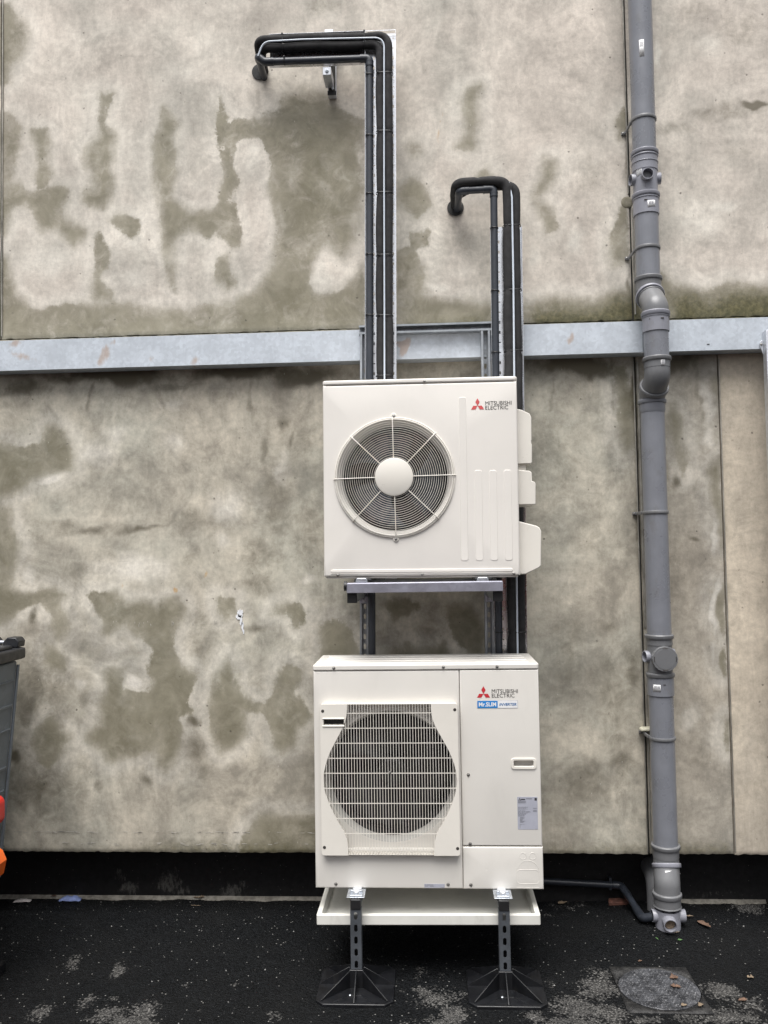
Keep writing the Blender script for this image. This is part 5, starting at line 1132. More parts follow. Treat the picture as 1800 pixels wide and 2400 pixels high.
MB().tube(smooth_path([(-.745, yc, 4.0825), (-.790, yc, 4.0825), (-.822, yc-.002, 4.108), (-.824, yc+.03, 4.110)], (.03, .02), .006), rc_*1.13, 24).build('elbow', 'conduit_grey', d)
MB().tube([(-.823, yc+.012, 4.108), (-.826, .03, 4.098)], rc_, 24).build('pipe_length', 'conduit_grey', d)
for v in (3.998, 3.697, 3.411, 3.115, 2.820): tie(d, (xc, yc, v), .0182, .0182, True, (-.012, 0))
for v in (4.045, 4.065): MB().tube([(xc, yc, v-.002), (xc, yc, v+.002)], rc_*1.18, 24).build('collar', 'conduit_grey', d)
for v in (-.315, -.752): MB().tube([(v-.002, yc, 4.0825), (v+.002, yc, 4.0825)], rc_*1.18, 24).build('collar', 'conduit_grey', d)
tie(d, (-.692, yc, 4.0825), .0182, .0182, False, (0, .012))
for o in (outer, inner, d): o.rotation_euler = (0, LEAN_L, 0)
# drain pipe that carries on below the upper unit
d2 = thing('drain_pipe', 'slim dark plastic pipe at the left between the two outdoor units', 'pipe', (-.286, -.16, 1.38), 'slim dark plastic pipes')
MB().tube([(-.286, -.160, .95), (-.286, -.160, 1.66)], .0175, 24).build('pipe_length', 'conduit_grey', d2); d2.rotation_euler = (0, .012, 0)

# ---- right run
t = run('cable_tray', 'shorter galvanised perforated tray behind the right pipe run, ending open below the pipe bends', 'cable tray', PIV_R, 'perforated cable trays')
tray_vertical(MB(), .3080, .4570, .95, 3.238, (.3485, .3640, ), YB_, FL) if False else None
m = MB(); tray_vertical(m, .3080, .4570, .95, 3.238, (.3490,), YB_, FL); m.build('tray_length', 'galv_tray', t, solid=.0015, off=0, smooth=False)
MB().lathe([(0, .007), (.004, .007)], (.4575, -.146, 2.78), (1, 0, 0), 8).build('fixing', 'screw_dark', t)
t.rotation_euler = (0, LEAN_R, 0)
TR = [('z', 3.228), ('z', 2.918), ('z', 2.627), ('z', 2.33), ('z', 2.03), ('z', 1.305), ('x', .25)]
xa, xb = .3885, .4290
ra, Pa = foam([(xa, yp-.004, .98), (xa, yp-.004, 3.4465), (.146, yp-.004, 3.4435), (.1425, -.08, 3.425), (.150, .03, 3.395)], (.052, .042, .03), .0235, TR, 'insulated_pipe', 'front black foam insulated pipe of the shorter right run, arching into the wall', 'black foam insulated pipes', PIV_R, LEAN_R)
rb, Pb = foam([(xb, yp+.006, .98), (xb, yp+.006, 3.428), (.22, yp+.030, 3.438), (.152, -.07, 3.428), (.150, .03, 3.40)], (.055, .05, .03), .0216, TR, 'insulated_pipe', 'rear black foam insulated pipe at the right edge of the shorter run', 'black foam insulated pipes', PIV_R, LEAN_R)
for ax, v in TR:
    if ax == 'z': tie(ra, ((xa+xb)/2, yp, v), .0420, .0225, True, (.034, 0), random.uniform(-.08, .08))
for v in (3.075, 2.46): MB().ring((xa, yp-.004, v), .0233, .0008, 24, 5).xform(Matrix.Translation((xa, yp-.004, v)) @ Matrix.Rotation(PI/2, 4, 'X') @ Matrix.Translation((-xa, -yp+.004, -v))).build('foam_joint', 'tie_black', ra)
c2 = thing('control_cable', 'thin pale cable running down between the foam pipes of the shorter right run', 'cable', PIV_R, 'thin pale cables')
P = smooth_path([(.4095, -.186, .98), (.4090, -.187, 2.2), (.4110, -.188, 2.95), (.4090, -.186, 3.36), (.395, -.182, 3.435)], (.6, .6, .03), .02)
MB().tube(P, .0046, 8).build('cable_sheath', 'cable_white', c2); c2.rotation_euler = (0, LEAN_R, 0)
d3 = thing('drain_pipe', 'slim dark grey drain pipe left of the shorter right run, elbowed into the wall', 'pipe', PIV_R, 'slim dark plastic pipes')
xc = .3255
MB().tube([(xc, yc, .98), (xc, yc, 3.39)], rc_, 24).build('pipe_length', 'conduit_grey', d3)
MB().tube(smooth_path([(xc, yc, 3.372), (xc, yc, 3.4125), (xc-.050, yc, 3.4115)], .024, .006), rc_*1.13, 24).build('elbow', 'conduit_grey', d3)
MB().tube([(xc-.03, yc, 3.4118), (.172, yc, 3.4085)], rc_, 24).build('pipe_length', 'conduit_grey', d3)
MB().tube(smooth_path([(.205, yc, 3.4090), (.163, yc, 3.4082), (.1595, yc+.045, 3.400)], .022, .006), rc_*1.13, 24).build('elbow', 'conduit_grey', d3)
MB().tube([(.1600, yc+.02, 3.405), (.156, .03, 3.378)], rc_, 24).build('pipe_length', 'conduit_grey', d3)
for v in (3.376, 3.392): MB().tube([(xc, yc, v-.002), (xc, yc, v+.002)], rc_*1.18, 24).build('collar', 'conduit_grey', d3)
for v in (.278, .204): MB().tube([(v-.002, yc, 3.4105 if v > .25 else 3.409), (v+.002, yc, 3.4105 if v > .25 else 3.409)], rc_*1.18, 24).build('collar', 'conduit_grey', d3)
for v in (3.221, 2.918, 2.623, 1.305): tie(d3, (xc, yc, v), .0182, .0182, True, (-.012, 0))
for o in (ra, rb, d3): o.rotation_euler = (0, LEAN_R, 0)

# ================================================================== SOIL STACK
S = thing('soil_pipe', 'tall grey plastic soil pipe with couplings, branch sockets and a round access cap', 'pipe', (1.057, -.13, GZ))
PXc, PYc = 1.0545, -.128
RP = .0552
def seg(z0, z1, y=PYc, x=PXc, r=RP, mat='upvc_pipe', name='pipe_length'):
    return MB().lathe([(0, r), (z1-z0, r)], (x, y, z0), (0, 0, 1), 48, caps=False).build(name, mat, S)
def collar(c, ax=(0, 0, 1), r=RP, h=.020, mat='upvc_light', name='collar', parent=None, fat=.0100):
    return MB().lathe([(-h/2, r+.001), (-h/2, r+fat*.8), (-h/2+.003, r+fat), (h/2-.005, r+fat), (h/2-.001, r+fat*.7), (h/2, r+.001)], c, ax, 48, caps=False).build(name, mat, parent or S)
def sleeve(z0, z1, y=PYc, x=PXc, r=RP+.0035, mat='upvc_light', name='socket'):
    return MB().lathe([(0, RP+.0005), (.001, r), (z1-z0-.001, r), (z1-z0, RP+.0005)], (x, y, z0), (0, 0, 1), 48, caps=False).build(name, mat, S)
def sticker(c, r, a, w, h, parent, tilt=0., bars=True, axis_tilt=None):
    """small white barcode label wrapped on the pipe; a is the angle from -y towards +x"""
    m = MB(); n = 6; vs = []
    for j in range(n+1):
        an = a+(j/n-.5)*w/r; zt = tilt*(j/n-.5)*w
        for s in (-1, 1): vs.append((c[0]+(r+.0006)*math.sin(an), c[1]-(r+.0006)*math.cos(an), c[2]+s*h/2+zt))
    m.add(vs, [(2*j, 2*j+2, 2*j+3, 2*j+1) for j in range(n)])
    o = m.build('label_sticker', 'stickerwhite', parent, solid=.0002)
    if bars:
        m = MB(); vs = []; rnd = random.Random(int(abs(c[2])*1000)); u = -.34
        while u < .34:
            bw = rnd.choice((.03, .05, .08)); q = []
            for uu in (u, u+bw):
                an = a+uu*w/r; zt = tilt*uu*w
                for zz_ in ((-.10, .34) if h < .06 else (.08, .40)): q.append((c[0]+(r+.0011)*math.sin(an), c[1]-(r+.0011)*math.cos(an), c[2]+zz_*h+zt))
            m.add(q, [(0, 2, 3, 1)]); u += bw+rnd.choice((.025, .04, .05))
        m.build('barcode', 'print_grey', o, smooth=False)
    return o
def clip(z, y=PYc, mat='upvc_dull', x=PXc, foot=True):
    o = MB().lathe([(-.0075, RP+.0008), (-.0075, RP+.004), (-.006, RP+.005), (.006, RP+.005), (.0075, RP+.004), (.0075, RP+.0008)], (x, y, z), (0, 0, 1), 48, caps=False).build('pipe_clip', mat, S)
    for s in (-1,):
        m = MB().prism_z([(x+s*.0585, y+.015), (x+s*.0615, y+.015), (x+s*.0625, -.012), (x+s*.077, -.010), (x+s*.077, -.001), (x+s*.056, -.001), (x+s*.053, y+.03)][::-s], z-.0075, z+.0075)
        m.build('clip_leg', mat, o, bevel=.002)
    screw(o, x-.070, -.0108, z, .004)
    MB().box(x+.03, x+.072, -.010, -.001, z-.009, z+.009).build('clip_leg', mat, o, bevel=.002)
    return o
def bend(path, radii, r=RP+.002, mat='upvc_light', name='bend'):
    return MB().tube(smooth_path(path, radii, .010, 14), r, 48, caps=False).build(name, mat, S)
seg(3.56, 4.75)
sticker((PXc, PYc, 4.058), RP, -.22, .022, .082, S)
clip(3.733)
# boss branch
sleeve(3.48, 3.575, r=RP+.0042); collar((PXc, PYc, 3.570)); collar((PXc, PYc, 3.552), h=.010, fat=.008); collar((PXc, PYc, 3.520), h=.006, fat=.0068)
MB().lathe([(0, RP+.0012), (.150, RP+.0012)], (PXc, PYc, 3.362), (0, 0, 1), 48, caps=False).build('branch_body', 'upvc_light', S)
def boss(c, ax, L, r=.0268, mat='upvc_light', hollow=True, parent=None):
    o = MB().lathe([(0, r+.003), (L-.02, r+.0005), (L-.002, r+.0005), (L, r-.0005), (L, r-.0035), (L-.03, r-.0045), (L-.032, .002)], c, ax, 36, caps=False).build('boss_socket', mat, parent or S)
    MB().lathe([(L-.026, r-.006), (L-.0255, .001)], c, ax, 24, caps=False).build('boss_plug', 'upvc_dull', o)
    return o
boss((PXc-.004, PYc-.02, 3.442), (-.06, -1, -.03), .062); boss((PXc-.03, PYc, 3.443), (-1, -.12, 0), .042); boss((PXc+.03, PYc, 3.446), (1, -.12, 0), .042)
MB().lathe([(0, .016), (.0015, .0155), (.0018, .002)], (PXc+.002, PYc-RP-.0005, 3.394), (0, -1, 0), 24, caps=False).build('moulded_mark', 'upvc_light', S)
sticker((PXc, PYc, 3.468), RP+.0014, -.75, .026, .036, S, .35)
collar((PXc, PYc, 3.364)); sleeve(3.268, 3.36, r=RP+.0045); collar((PXc, PYc, 3.345), h=.006, fat=.0075)
sticker((PXc, PYc, 3.305), RP+.0046, .18, .038, .032, S, .1)
MB().box(PXc-.022, PXc-.008, PYc-RP-.0055, PYc-RP+.002, 3.323, 3.3265).build('moulded_slot', 'screw_dark', S)
seg(2.955, 3.27); clip(3.108)
# top offset: leans out over the beam
collar((PXc, PYc, 2.962), mat='upvc_dull'); sleeve(2.905, 2.955, mat='upvc_dull')
A0, A1 = Vector((PXc+.002, PYc, 2.915)), Vector((PXc+.003, -.222, 2.772))
bend([A0, (PXc+.002, PYc, 2.890), (PXc+.004, -.222, 2.800), A1], (.055, .055), RP+.003, 'upvc_dull')
dv = Vector((0, -.094, -.09)).normalized()
collar((PXc+.002, -.143, 2.876), -dv, RP+.002, .018, 'upvc_light'); collar((PXc+.003, -.156, 2.862), -dv, RP+.002, .008, 'upvc_dull', fat=.006)
o = sticker((PXc, -.143, 2.868), RP+.006, .06, .030, .018, S, 0, False)
o.rotation_euler = (0, 0, 0)
collar((PXc+.003, -.222, 2.768), h=.022); collar((PXc+.003, -.222, 2.752), h=.006, fat=.0075); sleeve(2.682, 2.765, -.222, PXc+.003, RP+.0048)
for x in (-.038, .010): MB().box(PXc+x, PXc+x+.015, -.222-RP-.006+(.014 if x < 0 else 0), -.222-RP+.012, 2.733, 2.7365).build('moulded_slot', 'screw_dark', S)
seg(2.555, 2.685, -.222, PXc+.003)
collar((PXc+.003, -.222, 2.557), mat='upvc_dull'); sleeve(2.515, 2.553, -.222, PXc+.003, RP+.0035, 'upvc_dull')
sticker((PXc+.003, -.222, 2.530), RP+.0036, .20, .020, .028, S)
bend([(PXc+.003, -.222, 2.545), (PXc+.003, -.222, 2.475), (PXc, PYc, 2.405), (PXc, PYc, 2.36)], (.05, .055), RP+.0022, 'upvc_dull')
dv = Vector((0, .094, -.070)).normalized()
collar((PXc+.001, -.168, 2.437), dv, RP+.002, .020, 'upvc_dull'); 
MB().lathe([(0, RP+.0058), (.045, RP+.0048)], (PXc+.001, -.168, 2.437), dv, 48, caps=False).build('socket', 'upvc_dull', S)
collar((PXc, PYc, 2.376), mat='upvc_pipe'); MB().lathe([(0, RP+.0005), (.010, RP+.004), (.050, RP+.0042)], (PXc, PYc, 2.322), (0, 0, 1), 48, caps=False).build('socket', 'upvc_pipe', S)
seg(1.27, 2.33); clip(1.853)
# access branch
collar((PXc, PYc, 1.275), mat='upvc_dull'); sleeve(1.235, 1.272, mat='upvc_dull')
MB().lathe([(0, RP+.0012), (.150, RP+.0012)], (PXc, PYc, 1.095), (0, 0, 1), 48, caps=False).build('branch_body', 'upvc_dull', S)
MB().lathe([(0, .052), (.030, .052)], (PXc+.003, PYc-.030, 1.178), (.03, -1, 0), 40, caps=False).build('access_neck', 'upvc_dull', S)
n = 20; prof = circle(0, 0, .0565, 40)
pc = []
for k in range(80):
    a = 2*PI*k/80; r = .0565+(.0012 if k % 4 < 2 else 0); pc.append((PXc+.004+r*math.cos(a), 1.178+r*math.sin(a)))
cap_ = MB().prism(pc, PYc-.078, PYc-.056).build('access_cap', 'upvc_dull', S, bevel=.0015)
MB().lathe([(0, .047), (.0012, .0465), (.0014, .002)], (PXc+.004, PYc-.078, 1.178), (0, -1, 0), 40, caps=False).build('cap_disc', 'upvc_dull', cap_)
for k in range(4):
    a = PI/2*k; ca, sa = math.cos(a), math.sin(a)
    MB().tube([(PXc+.004+.050*math.cos(a+t_), PYc-.0785, 1.178+.050*math.sin(a+t_)) for t_ in np.linspace(-.24, .24, 6)], .0018, 6).build('key_slot', 'screw_dark', cap_)
boss((PXc-.03, PYc, 1.182), (-1, -.2, 0), .044, .0265, 'upvc_light'); boss((PXc+.03, PYc, 1.190), (1, .05, 0), .036, .0265, 'upvc_light')
collar((PXc, PYc, 1.098), mat='upvc_dull'); sleeve(1.003, 1.094, mat='upvc_pipe', r=RP+.0045)
sticker((PXc, PYc, 1.042), RP+.0046, -.55, .034, .032, S)
MB().box(PXc-.004, PXc+.008, PYc-RP-.0062, PYc-RP, 1.058, 1.0605).build('moulded_slot', 'screw_dark', S)
seg(.30, 1.01); c4 = clip(.806)
MB().prism_z([(PXc-.078, -.055), (PXc+.070, -.055), (PXc+.070, -.001), (PXc-.066, -.001), (PXc-.082, -.03)], .8185, .832).build('clip_block', 'clip_cream', c4, bevel=.004)
# foot of the stack
collar((PXc, PYc, .312), mat='upvc_dull'); sleeve(.262, .308, mat='upvc_dull')
bend([(PXc, PYc, .285), (PXc, PYc, .235), (PXc-.008, -.163, .160), (PXc-.008, -.163, .10)], (.05, .05), RP+.0022, 'upvc_dull')
collar((PXc, PYc-.004, .226), (0, .36, 1), mat='upvc_light'); collar((PXc-.001, PYc-.008, .190), (0, .36, 1), h=.006, mat='upvc_dull', fat=.0058)
sticker((PXc-.012, PYc-.008, .212), RP+.0062, .05, .030, .026, S, 0, False)
XB, YBo = PXc-.0095, -.163
collar((XB, YBo, .108), h=.022, mat='upvc_dull'); sleeve(.055, .105, YBo, XB, RP+.0045, 'upvc_dull'); collar((XB, YBo, .057), h=.008, mat='upvc_dull', fat=.0075)
MB().lathe([(0, RP+.001), (.15, RP+.001)], (XB, YBo, GZ-.03), (0, 0, 1), 48, caps=False).build('branch_body', 'upvc_light', S)
b1 = boss((XB-.03, YBo, .012), (-1, -.06, 0), .042, .0275); boss((XB+.03, YBo, .012), (1, -.06, 0), .048, .0275)
b3 = boss((XB-.006, YBo-.02, .008), (-.06, -1, -.10), .066, .0290, 'upvc_light')
MB().lathe([(0, .0240), (.001, .002)], (XB-.009, YBo-.066, .004), (-.06, -1, -.10), 24, caps=False).build('silt', 'leaf_tan', b3)
# grey rear bend beside the foot
R2 = thing('soil_pipe_bend', 'dull grey plastic bend against the black plinth, behind the foot of the soil pipe', 'pipe', (1.04, .07, GZ))
MB().tube(smooth_path([(1.066, .20, .10), (1.058, .06, .085), (1.052, .03, -.14)], .07, .01, 12), .050, 36).build('bend', 'upvc_dull', R2)
# black waste pipe along the plinth
Wp = thing('waste_pipe', 'black plastic waste pipe along the plinth, stepping down into the soil pipe foot', 'pipe', (.7, .16, .03))
MB().tube([(.30, .165, .046), (.885, .162, .0175)], .0162, 24).build('pipe_length', 'waste_black', Wp)
MB().tube(smooth_path([(.868, .162, .0185), (.908, .160, .0165), (.926, .085, -.004)], .022, .006), .0186, 24).build('elbow', 'waste_black', Wp)
MB().tube([(.918, .12, .005), (.936, -.085, -.012)], .0162, 24).build('pipe_length', 'waste_black', Wp)
MB().tube(smooth_path([(.932, -.04, -.010), (.938, -.135, -.014), (.985, -.158, .004)], .03, .006), .0192, 24).build('elbow', 'waste_black', Wp)
MB().box(.848, .862, .150, .20, -.002, .056).build('pipe_clip', 'waste_black', Wp, bevel=.002)

# ================================================================== BIN, BARRIER, COVER, LITTER
B = thing('wheelie_bin', 'big grey galvanised wheelie bin with black lid, cut off by the left edge', 'bin', (-2.55, -.62, GZ))
# tapered body: right flank from x=-1.965 (top) to -2.02 (bottom)
def bx(z): return -1.982-.058*(1.20-z)/.9
m = MB(); yb0, yb1 = -.20, -1.22
v = []
for z, w in ((.16, .0), (1.20, 0)):
    t = (1.20-z)/.9*.055; v += [(-3.10+t, yb1+t, z), (bx(z), yb1+t, z), (bx(z), yb0-t, z), (-3.10+t, yb0-t, z)]
m.add(v, [(3, 2, 1, 0), (4, 5, 6, 7), (0, 1, 5, 4), (1, 2, 6, 5), (2, 3, 7, 6), (3, 0, 4, 7)])
m.build('body', 'galv_bin', B, bevel=.012, seg=3)
for z in (1.105, .985, .88, .70, .60, .45):
    h = .017 if z in (.985, .70, .45) else .009
    m = MB(); a, b = bx(z), bx(z+h); t = (1.20-z)/.9*.055
    m.add([(a-.01, yb1+t+.03, z), (a+.009, yb1+t+.03, z+.002), (b+.009, yb1+t+.03, z+h-.002), (b-.01, yb1+t+.03, z+h), (a-.01, yb0-t-.025, z), (a+.009, yb0-t-.025, z+.002), (b+.009, yb0-t-.025, z+h-.002), (b-.01, yb0-t-.025, z+h)],
          [(0, 1, 2, 3), (7, 6, 5, 4), (0, 4, 5, 1), (1, 5, 6, 2), (2, 6, 7, 3), (3, 7, 4, 0)])
    m.build('rib', 'galv_bin', B, bevel=.003)
MB().add([(bx(.2)-.001, yb0-.065, .2), (bx(.2)+.010, yb0-.065, .2), (bx(1.18)+.010, yb0-.010, 1.18), (bx(1.18)-.001, yb0-.010, 1.18), (bx(.2)-.001, yb0-.045, .2), (bx(.2)+.010, yb0-.045, .2), (bx(1.18)+.010, yb0+.006, 1.18), (bx(1.18)-.001, yb0+.006, 1.18)],
     [(0, 1, 2, 3), (7, 6, 5, 4), (0, 4, 5, 1), (1, 5, 6, 2), (2, 6, 7, 3), (3, 7, 4, 0)]).build('corner_rail', 'galv_bin', B, bevel=.003)
lid = MB().prism_z(rrect(-3.15, -1.950, -1.26, -.165, .03), 1.208, 1.260).build('bin_lid', 'bin_lid', B, bevel=.010, seg=3)
MB().prism_z(rrect(-3.10, -1.985, -1.20, -.225, .03), 1.258, 1.276).build('lid_panel', 'bin_lid', lid, bevel=.006)
for x in (-2.005, -2.115): MB().prism([(x-.050, 1.262), (x+.030, 1.262), (x+.034, 1.290), (x+.020, 1.308), (x-.022, 1.310), (x-.040, 1.292)], -.215, -.145).build('hinge', 'bin_lid', lid, bevel=.004)
MB().tube([(-2.20, -.178, 1.284), (-1.99, -.178, 1.284)], .009, 12).build('hinge_rod', 'zinc_bright', lid)
for x in (-2.1, -2.95):
    for y in (-.33, -1.08): MB().lathe([(0, .07), (.005, .08), (.035, .08), (.04, .07)], (x, y, GZ+.08), (1, 0, 0), 28).build('wheel', 'rubber_black', B)
    for y in (-.33, -1.08): MB().box(x+.005, x+.035, y-.03, y+.03, GZ+.08, .17).build('wheel_fork', 'galv_bin', B)
G = thing('plastic_barrier', 'red and orange plastic barrier end poking in at the left edge beside the bin', 'barrier', (-1.88, -.70, GZ))
MB().prism_z(rrect(-1.915, -1.875, -1.30, -.60, .012), GZ, .80).build('post_board', 'bin_lid', G) if False else None
MB().prism(rrect(-1.92, -1.832, .562, .684, .034, 6), -.72, -.60).build('red_end', 'red_plastic', G, bevel=.008, seg=3)
MB().prism([(-1.90, .366), (-1.815, .366), (-1.783, .395), (-1.7715, .450), (-1.788, .487), (-1.822, .512), (-1.90, .512)], -.86, -.70).build('orange_end', 'orange_plastic', G, bevel=.006)
MB().prism([(-1.835, .420), (-1.79, .420), (-1.80, .462), (-1.835, .486)], -.866, -.855).build('moulded_facet', 'red_plastic', G, bevel=.003)
MB().box(-1.925, -1.885, -.78, -.66, GZ, .60).build('stem', 'orange_plastic', G, bevel=.006)
MB().box(-1.99, -1.85, -1.0, -.55, GZ-.004, GZ+.05).build('base', 'rubber_black', G, bevel=.01)

# inspection cover
K = thing('inspection_cover', 'square framed drain cover with a round studded lid set in the asphalt', 'drain cover', (.876, -.64, GZ))
fx0, fx1, fy0, fy1 = .716, 1.034, -.812, -.462; cc = (.877, -.637); rl = .157
m = MB(); h = [(cc[0]+(rl+.004)*math.cos(2*PI*(k+.5)/64), cc[1]+(rl+.004)*math.sin(2*PI*(k+.5)/64)) for k in range(64)]
mm = MB().plate_hole(fx0, fx1, fy0, fy1, h, 0); mm.v = [(x, z, GZ+.0048) for x, y, z in mm.v]
mm.build('frame', 'cover_frame', K, solid=.008, off=-1)
lidk = MB().lathe([(-.004, rl), (.0058, rl), (.0070, rl-.0015), (.0071, .002)], (cc[0], cc[1], GZ), (0, 0, 1), 72, caps=False).build('lid', 'cover_iron', K)
m = MB(); st = .0165
for i in range(-10, 11):
    for j in range(-10, 11):
        x, y = cc[0]+i*st+(j % 2)*st/2, cc[1]+j*st*.9
        if (x-cc[0])**2+(y-cc[1])**2 < (rl-.008)**2 and random.random() < .96:
            a, b = (.0062, .0030) if (i+j) % 2 else (.0030, .0062); z = GZ+.0068; t = random.uniform(.0022, .0036)
            m.add([(x-a, y-b, z), (x+a, y-b, z), (x+a, y+b, z), (x-a, y+b, z), (x-a*.6, y-b*.6, z+t), (x+a*.6, y-b*.6, z+t), (x+a*.6, y+b*.6, z+t), (x-a*.6, y+b*.6, z+t)],
                  [(4, 5, 6, 7), (0, 1, 5, 4), (1, 2, 6, 5), (2, 3, 7, 6), (3, 0, 4, 7)])
struct(m.build('tread_studs', 'cover_iron', K, smooth=False), 'stuff')

# litter
def leaf(x, y, L, Wd, rot, mat, label, cat='leaf', z=None, curl=.35, seed=0, name='dead_leaf', group=None, ragged=.25):
    r = random.Random(seed); m = MB(); n = 9; vs = []; fs = []
    h = float(mound(x, y))
    if z is None:                                        # lie on the asphalt, also on the raised part
        z = GZ+.003+h
    for i in range(n+1):
        u = i/n; w = Wd*math.sin(PI*min(1, .06+u*.94))**.8*(1+ragged*r.uniform(-1, 1))
        for j in (-1, -.5, 0, .5, 1):
            px = (u-.5)*L; py = j*w/2
            pz = curl*abs(j)**1.6*w*.5+curl*.35*L*(u-.5)**2+.002*r.random()
            vs.append((x+px*math.cos(rot)-py*math.sin(rot), y+px*math.sin(rot)+py*math.cos(rot), z+pz))
    for i in range(n):
        for j in range(4): fs.append((i*5+j, i*5+j+1, i*5+j+6, i*5+j+5))
    m.add(vs, fs)
    return tag(m.build(name, mat, None, solid=.0006), label, cat, group)
lg = 'small litter on the ground'
leaf(1.215, -0.134, .075, .030, -.95, 'leaf_brown', 'curled reddish brown leaf on the asphalt right of the soil pipe foot', seed=1, curl=.6)
leaf(1.161, -0.070, .055, .012, -.1, 'leaf_tan', 'pale tan stick-like leaf touching the right socket of the soil pipe foot', seed=2, curl=.9)
leaf(0.970, -0.257, .022, .005, -1.2, 'leaf_green', 'thin yellow-green blade of grass in front of the soil pipe foot', seed=3, name='grass_blade', cat='grass')
leaf(1.068, -0.269, .022, .012, .2, 'leaf_green', 'tiny green leaf fragment in front of the open socket', seed=4)
leaf(.959, -.560, .042, .030, .4, 'leaf_brown', 'rusty brown leaf on the drain cover, the farther of the two', z=GZ+.010, seed=5, ragged=.6)
leaf(.945, -.632, .040, .024, -.3, 'leaf_brown', 'rusty brown leaf on the drain cover near its middle', z=GZ+.010, seed=6, ragged=.6)
leaf(1.178, -.712, .038, .020, .2, 'leaf_brown', 'brown leaf on worn asphalt right of the drain cover', seed=7, ragged=.5)
leaf(1.000, -.765, .026, .018, .9, 'leaf_tan', 'tan leaf scrap on the right front corner of the drain cover', z=GZ+.010, seed=8, ragged=.6)
leaf(1.273, -0.537, .028, .020, .1, 'leaf_tan', 'pale brown leaf scrap on the asphalt at the far right', seed=9, ragged=.7)
leaf(.937, -.768, .024, .014, .3, 'leaf_tan', 'tan leaf scrap at the front rim of the round drain lid', z=GZ+.010, seed=10, ragged=.6)
leaf(0.856, -0.416, .020, .012, .3, 'leaf_brown', 'small brown leaf scrap behind the drain cover', seed=11, ragged=.6)
leaf(-1.221, .185, .055, .022, .1, 'leaf_tan', 'dry tan leaf in the gutter below the plinth left of the lower unit', z=GZ+.010, seed=12, ragged=.5, curl=.8)
leaf(-1.215, .110, .055, .006, -.1, 'leaf_tan', 'thin pale twig on the asphalt left of the lower unit', 'twig', seed=13, name='twig', curl=.2)
leaf(-1.984, .190, .030, .014, .1, 'leaf_brown', 'small orange-brown leaf beside the blue rag', z=GZ+.012, seed=14, curl=.5)
leaf(.62, .16, .055, .026, .5, 'leaf_tan', 'pale crumpled leaf behind the right corner of the lower unit', z=GZ+.008, seed=15, ragged=.6)
leaf(0.919, 0.071, .035, .018, .5, 'leaf_tan', 'tan leaf scrap between the waste pipe and the rear bend', z=GZ+.004, seed=16, ragged=.6)
leaf(1.067, -0.220, .035, .007, .3, 'leaf_tan', 'thin tan leaf strip at the base of the soil pipe', seed=17)
def crumple(x, y, a, b, h, mat, label, cat, name, seed, rot=0., z=GZ+.004):
    r = random.Random(seed); n = 11; k = 7; vs = []
    for i in range(n+1):
        for j in range(k+1):
            u, v = i/n-.5, j/k-.5; e = (1-(2*abs(u))**3)*(1-(2*abs(v))**2)
            px = u*a+r.uniform(-.05, .05)*a/2; py = v*b+r.uniform(-.07, .07)*b
            vs.append((x+px*math.cos(rot)-py*math.sin(rot), y+px*math.sin(rot)+py*math.cos(rot), z+h*e*(.5+.7*r.random())))
    o = MB().add(vs, [(i*(k+1)+j, i*(k+1)+j+1, (i+1)*(k+1)+j+1, (i+1)*(k+1)+j) for i in range(n) for j in range(k)]).build(name, mat, None, solid=.0008, angle=80)
    return tag(o, label, cat)
crumple(-1.887, .172, .112, .045, .018, 'rag_blue', 'crumpled pale blue rag lying in the gutter under the plinth', 'rag', 'blue_rag', 3)
crumple(-2.130, .150, .085, .030, .010, 'paper_white', 'crumpled white wrapper in the gutter below the bin', 'wrapper', 'paper_wrapper', 4, .1)
o = MB().prism_z([(.84, .14), (.93, .14), (.96, .185), (.90, .195), (.85, .19)], GZ-.003, GZ+.022).build('brick_fragment', 'brick_scrap', None, bevel=.004)
tag(o, 'flat reddish brick fragment on the ground under the black waste pipe', 'brick')

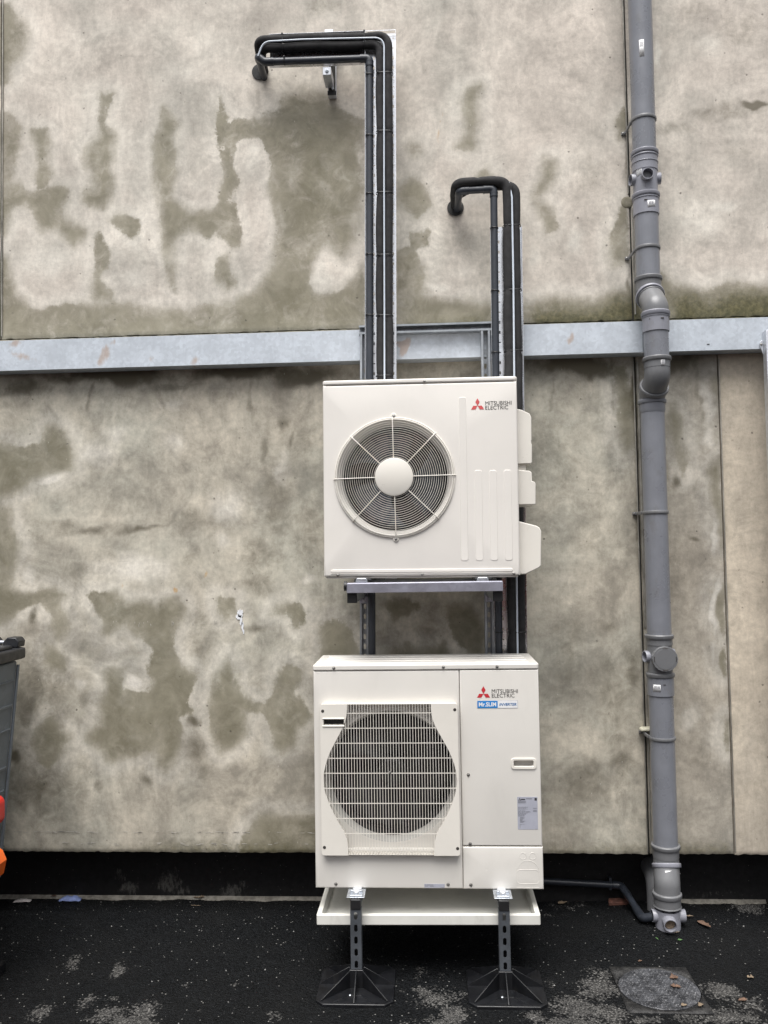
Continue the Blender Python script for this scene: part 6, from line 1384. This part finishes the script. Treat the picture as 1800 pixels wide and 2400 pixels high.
# loose pale grit on the asphalt (past counting: one object)
m = MB(); r = random.Random(21)
for i in range(300):
    x, y = r.uniform(-2.2, 1.6), r.uniform(-1.05, .17)
    if .70 < x < 1.05 and -.83 < y < -.45 and r.random() < .5: continue
    s = r.choice((.0010, .0013, .0017, .0022, .003, .0042)) if r.random() < .6 else .0012; a = r.uniform(0, PI)
    ca, sa = math.cos(a)*s, math.sin(a)*s; e = r.uniform(.5, 1.2); z = GZ+.001+float(mound(x, y))
    m.add([(x-ca, y-sa, z), (x+sa*e, y-ca*e, z), (x+ca, y+sa, z), (x-sa*e, y+ca*e, z), (x, y, z+s*1.1)], [(0, 1, 4), (1, 2, 4), (2, 3, 4), (3, 0, 4)])
struct(m.build('loose_grit', 'grit', None, smooth=False), 'stuff')

# ================================================================== low brick building across the yard: behind the camera, seen only as the red tint in the bare metal
Q = thing('brick_building', 'low red brick building across the yard with a row of windows', 'building', (0, -14, GZ))
def brick_mat():
    t = NT('brick_red'); c = t.coords(); b = t.node('ShaderNodeTexBrick'); t.link(t.map(c, (1, 1, 1), (0, 0, 0), (PI/2, 0, 0)), b.inputs['Vector'])
    b.inputs['Scale'].default_value = 2.2; b.inputs['Color1'].default_value = (.50, .13, .085, 1); b.inputs['Color2'].default_value = (.38, .10, .07, 1); b.inputs['Mortar'].default_value = (.3, .27, .24, 1)
    b.inputs['Mortar Size'].default_value = .012
    t.out(t.mix(t.ramp(t.noise(c, 3, 5), .3, .7), b.outputs[0], (.42, .12, .08)), .85)
brick_mat(); simple('window_dark', (.03, .035, .04), .1); simple('roof_grey', (.09, .09, .095), .7)
MB().box(-16, 16, -17, -14, GZ-.05, 3.75).build('wall', 'brick_red', Q)
MB().box(-16.2, 16.2, -17.2, -13.8, 3.75, 3.95).build('roof', 'roof_grey', Q, bevel=.02)
for x in (-12.5, -8.5, -4.5, 4.5, 8.5, 12.5):
    f = MB().box(x-.7, x+.7, -14.0, -13.96, 1.1, 2.4).build('window', 'cream_paint', Q, bevel=.005)
    MB().box(x-.62, x+.62, -13.965, -13.95, 1.18, 2.32).build('pane', 'window_dark', f)
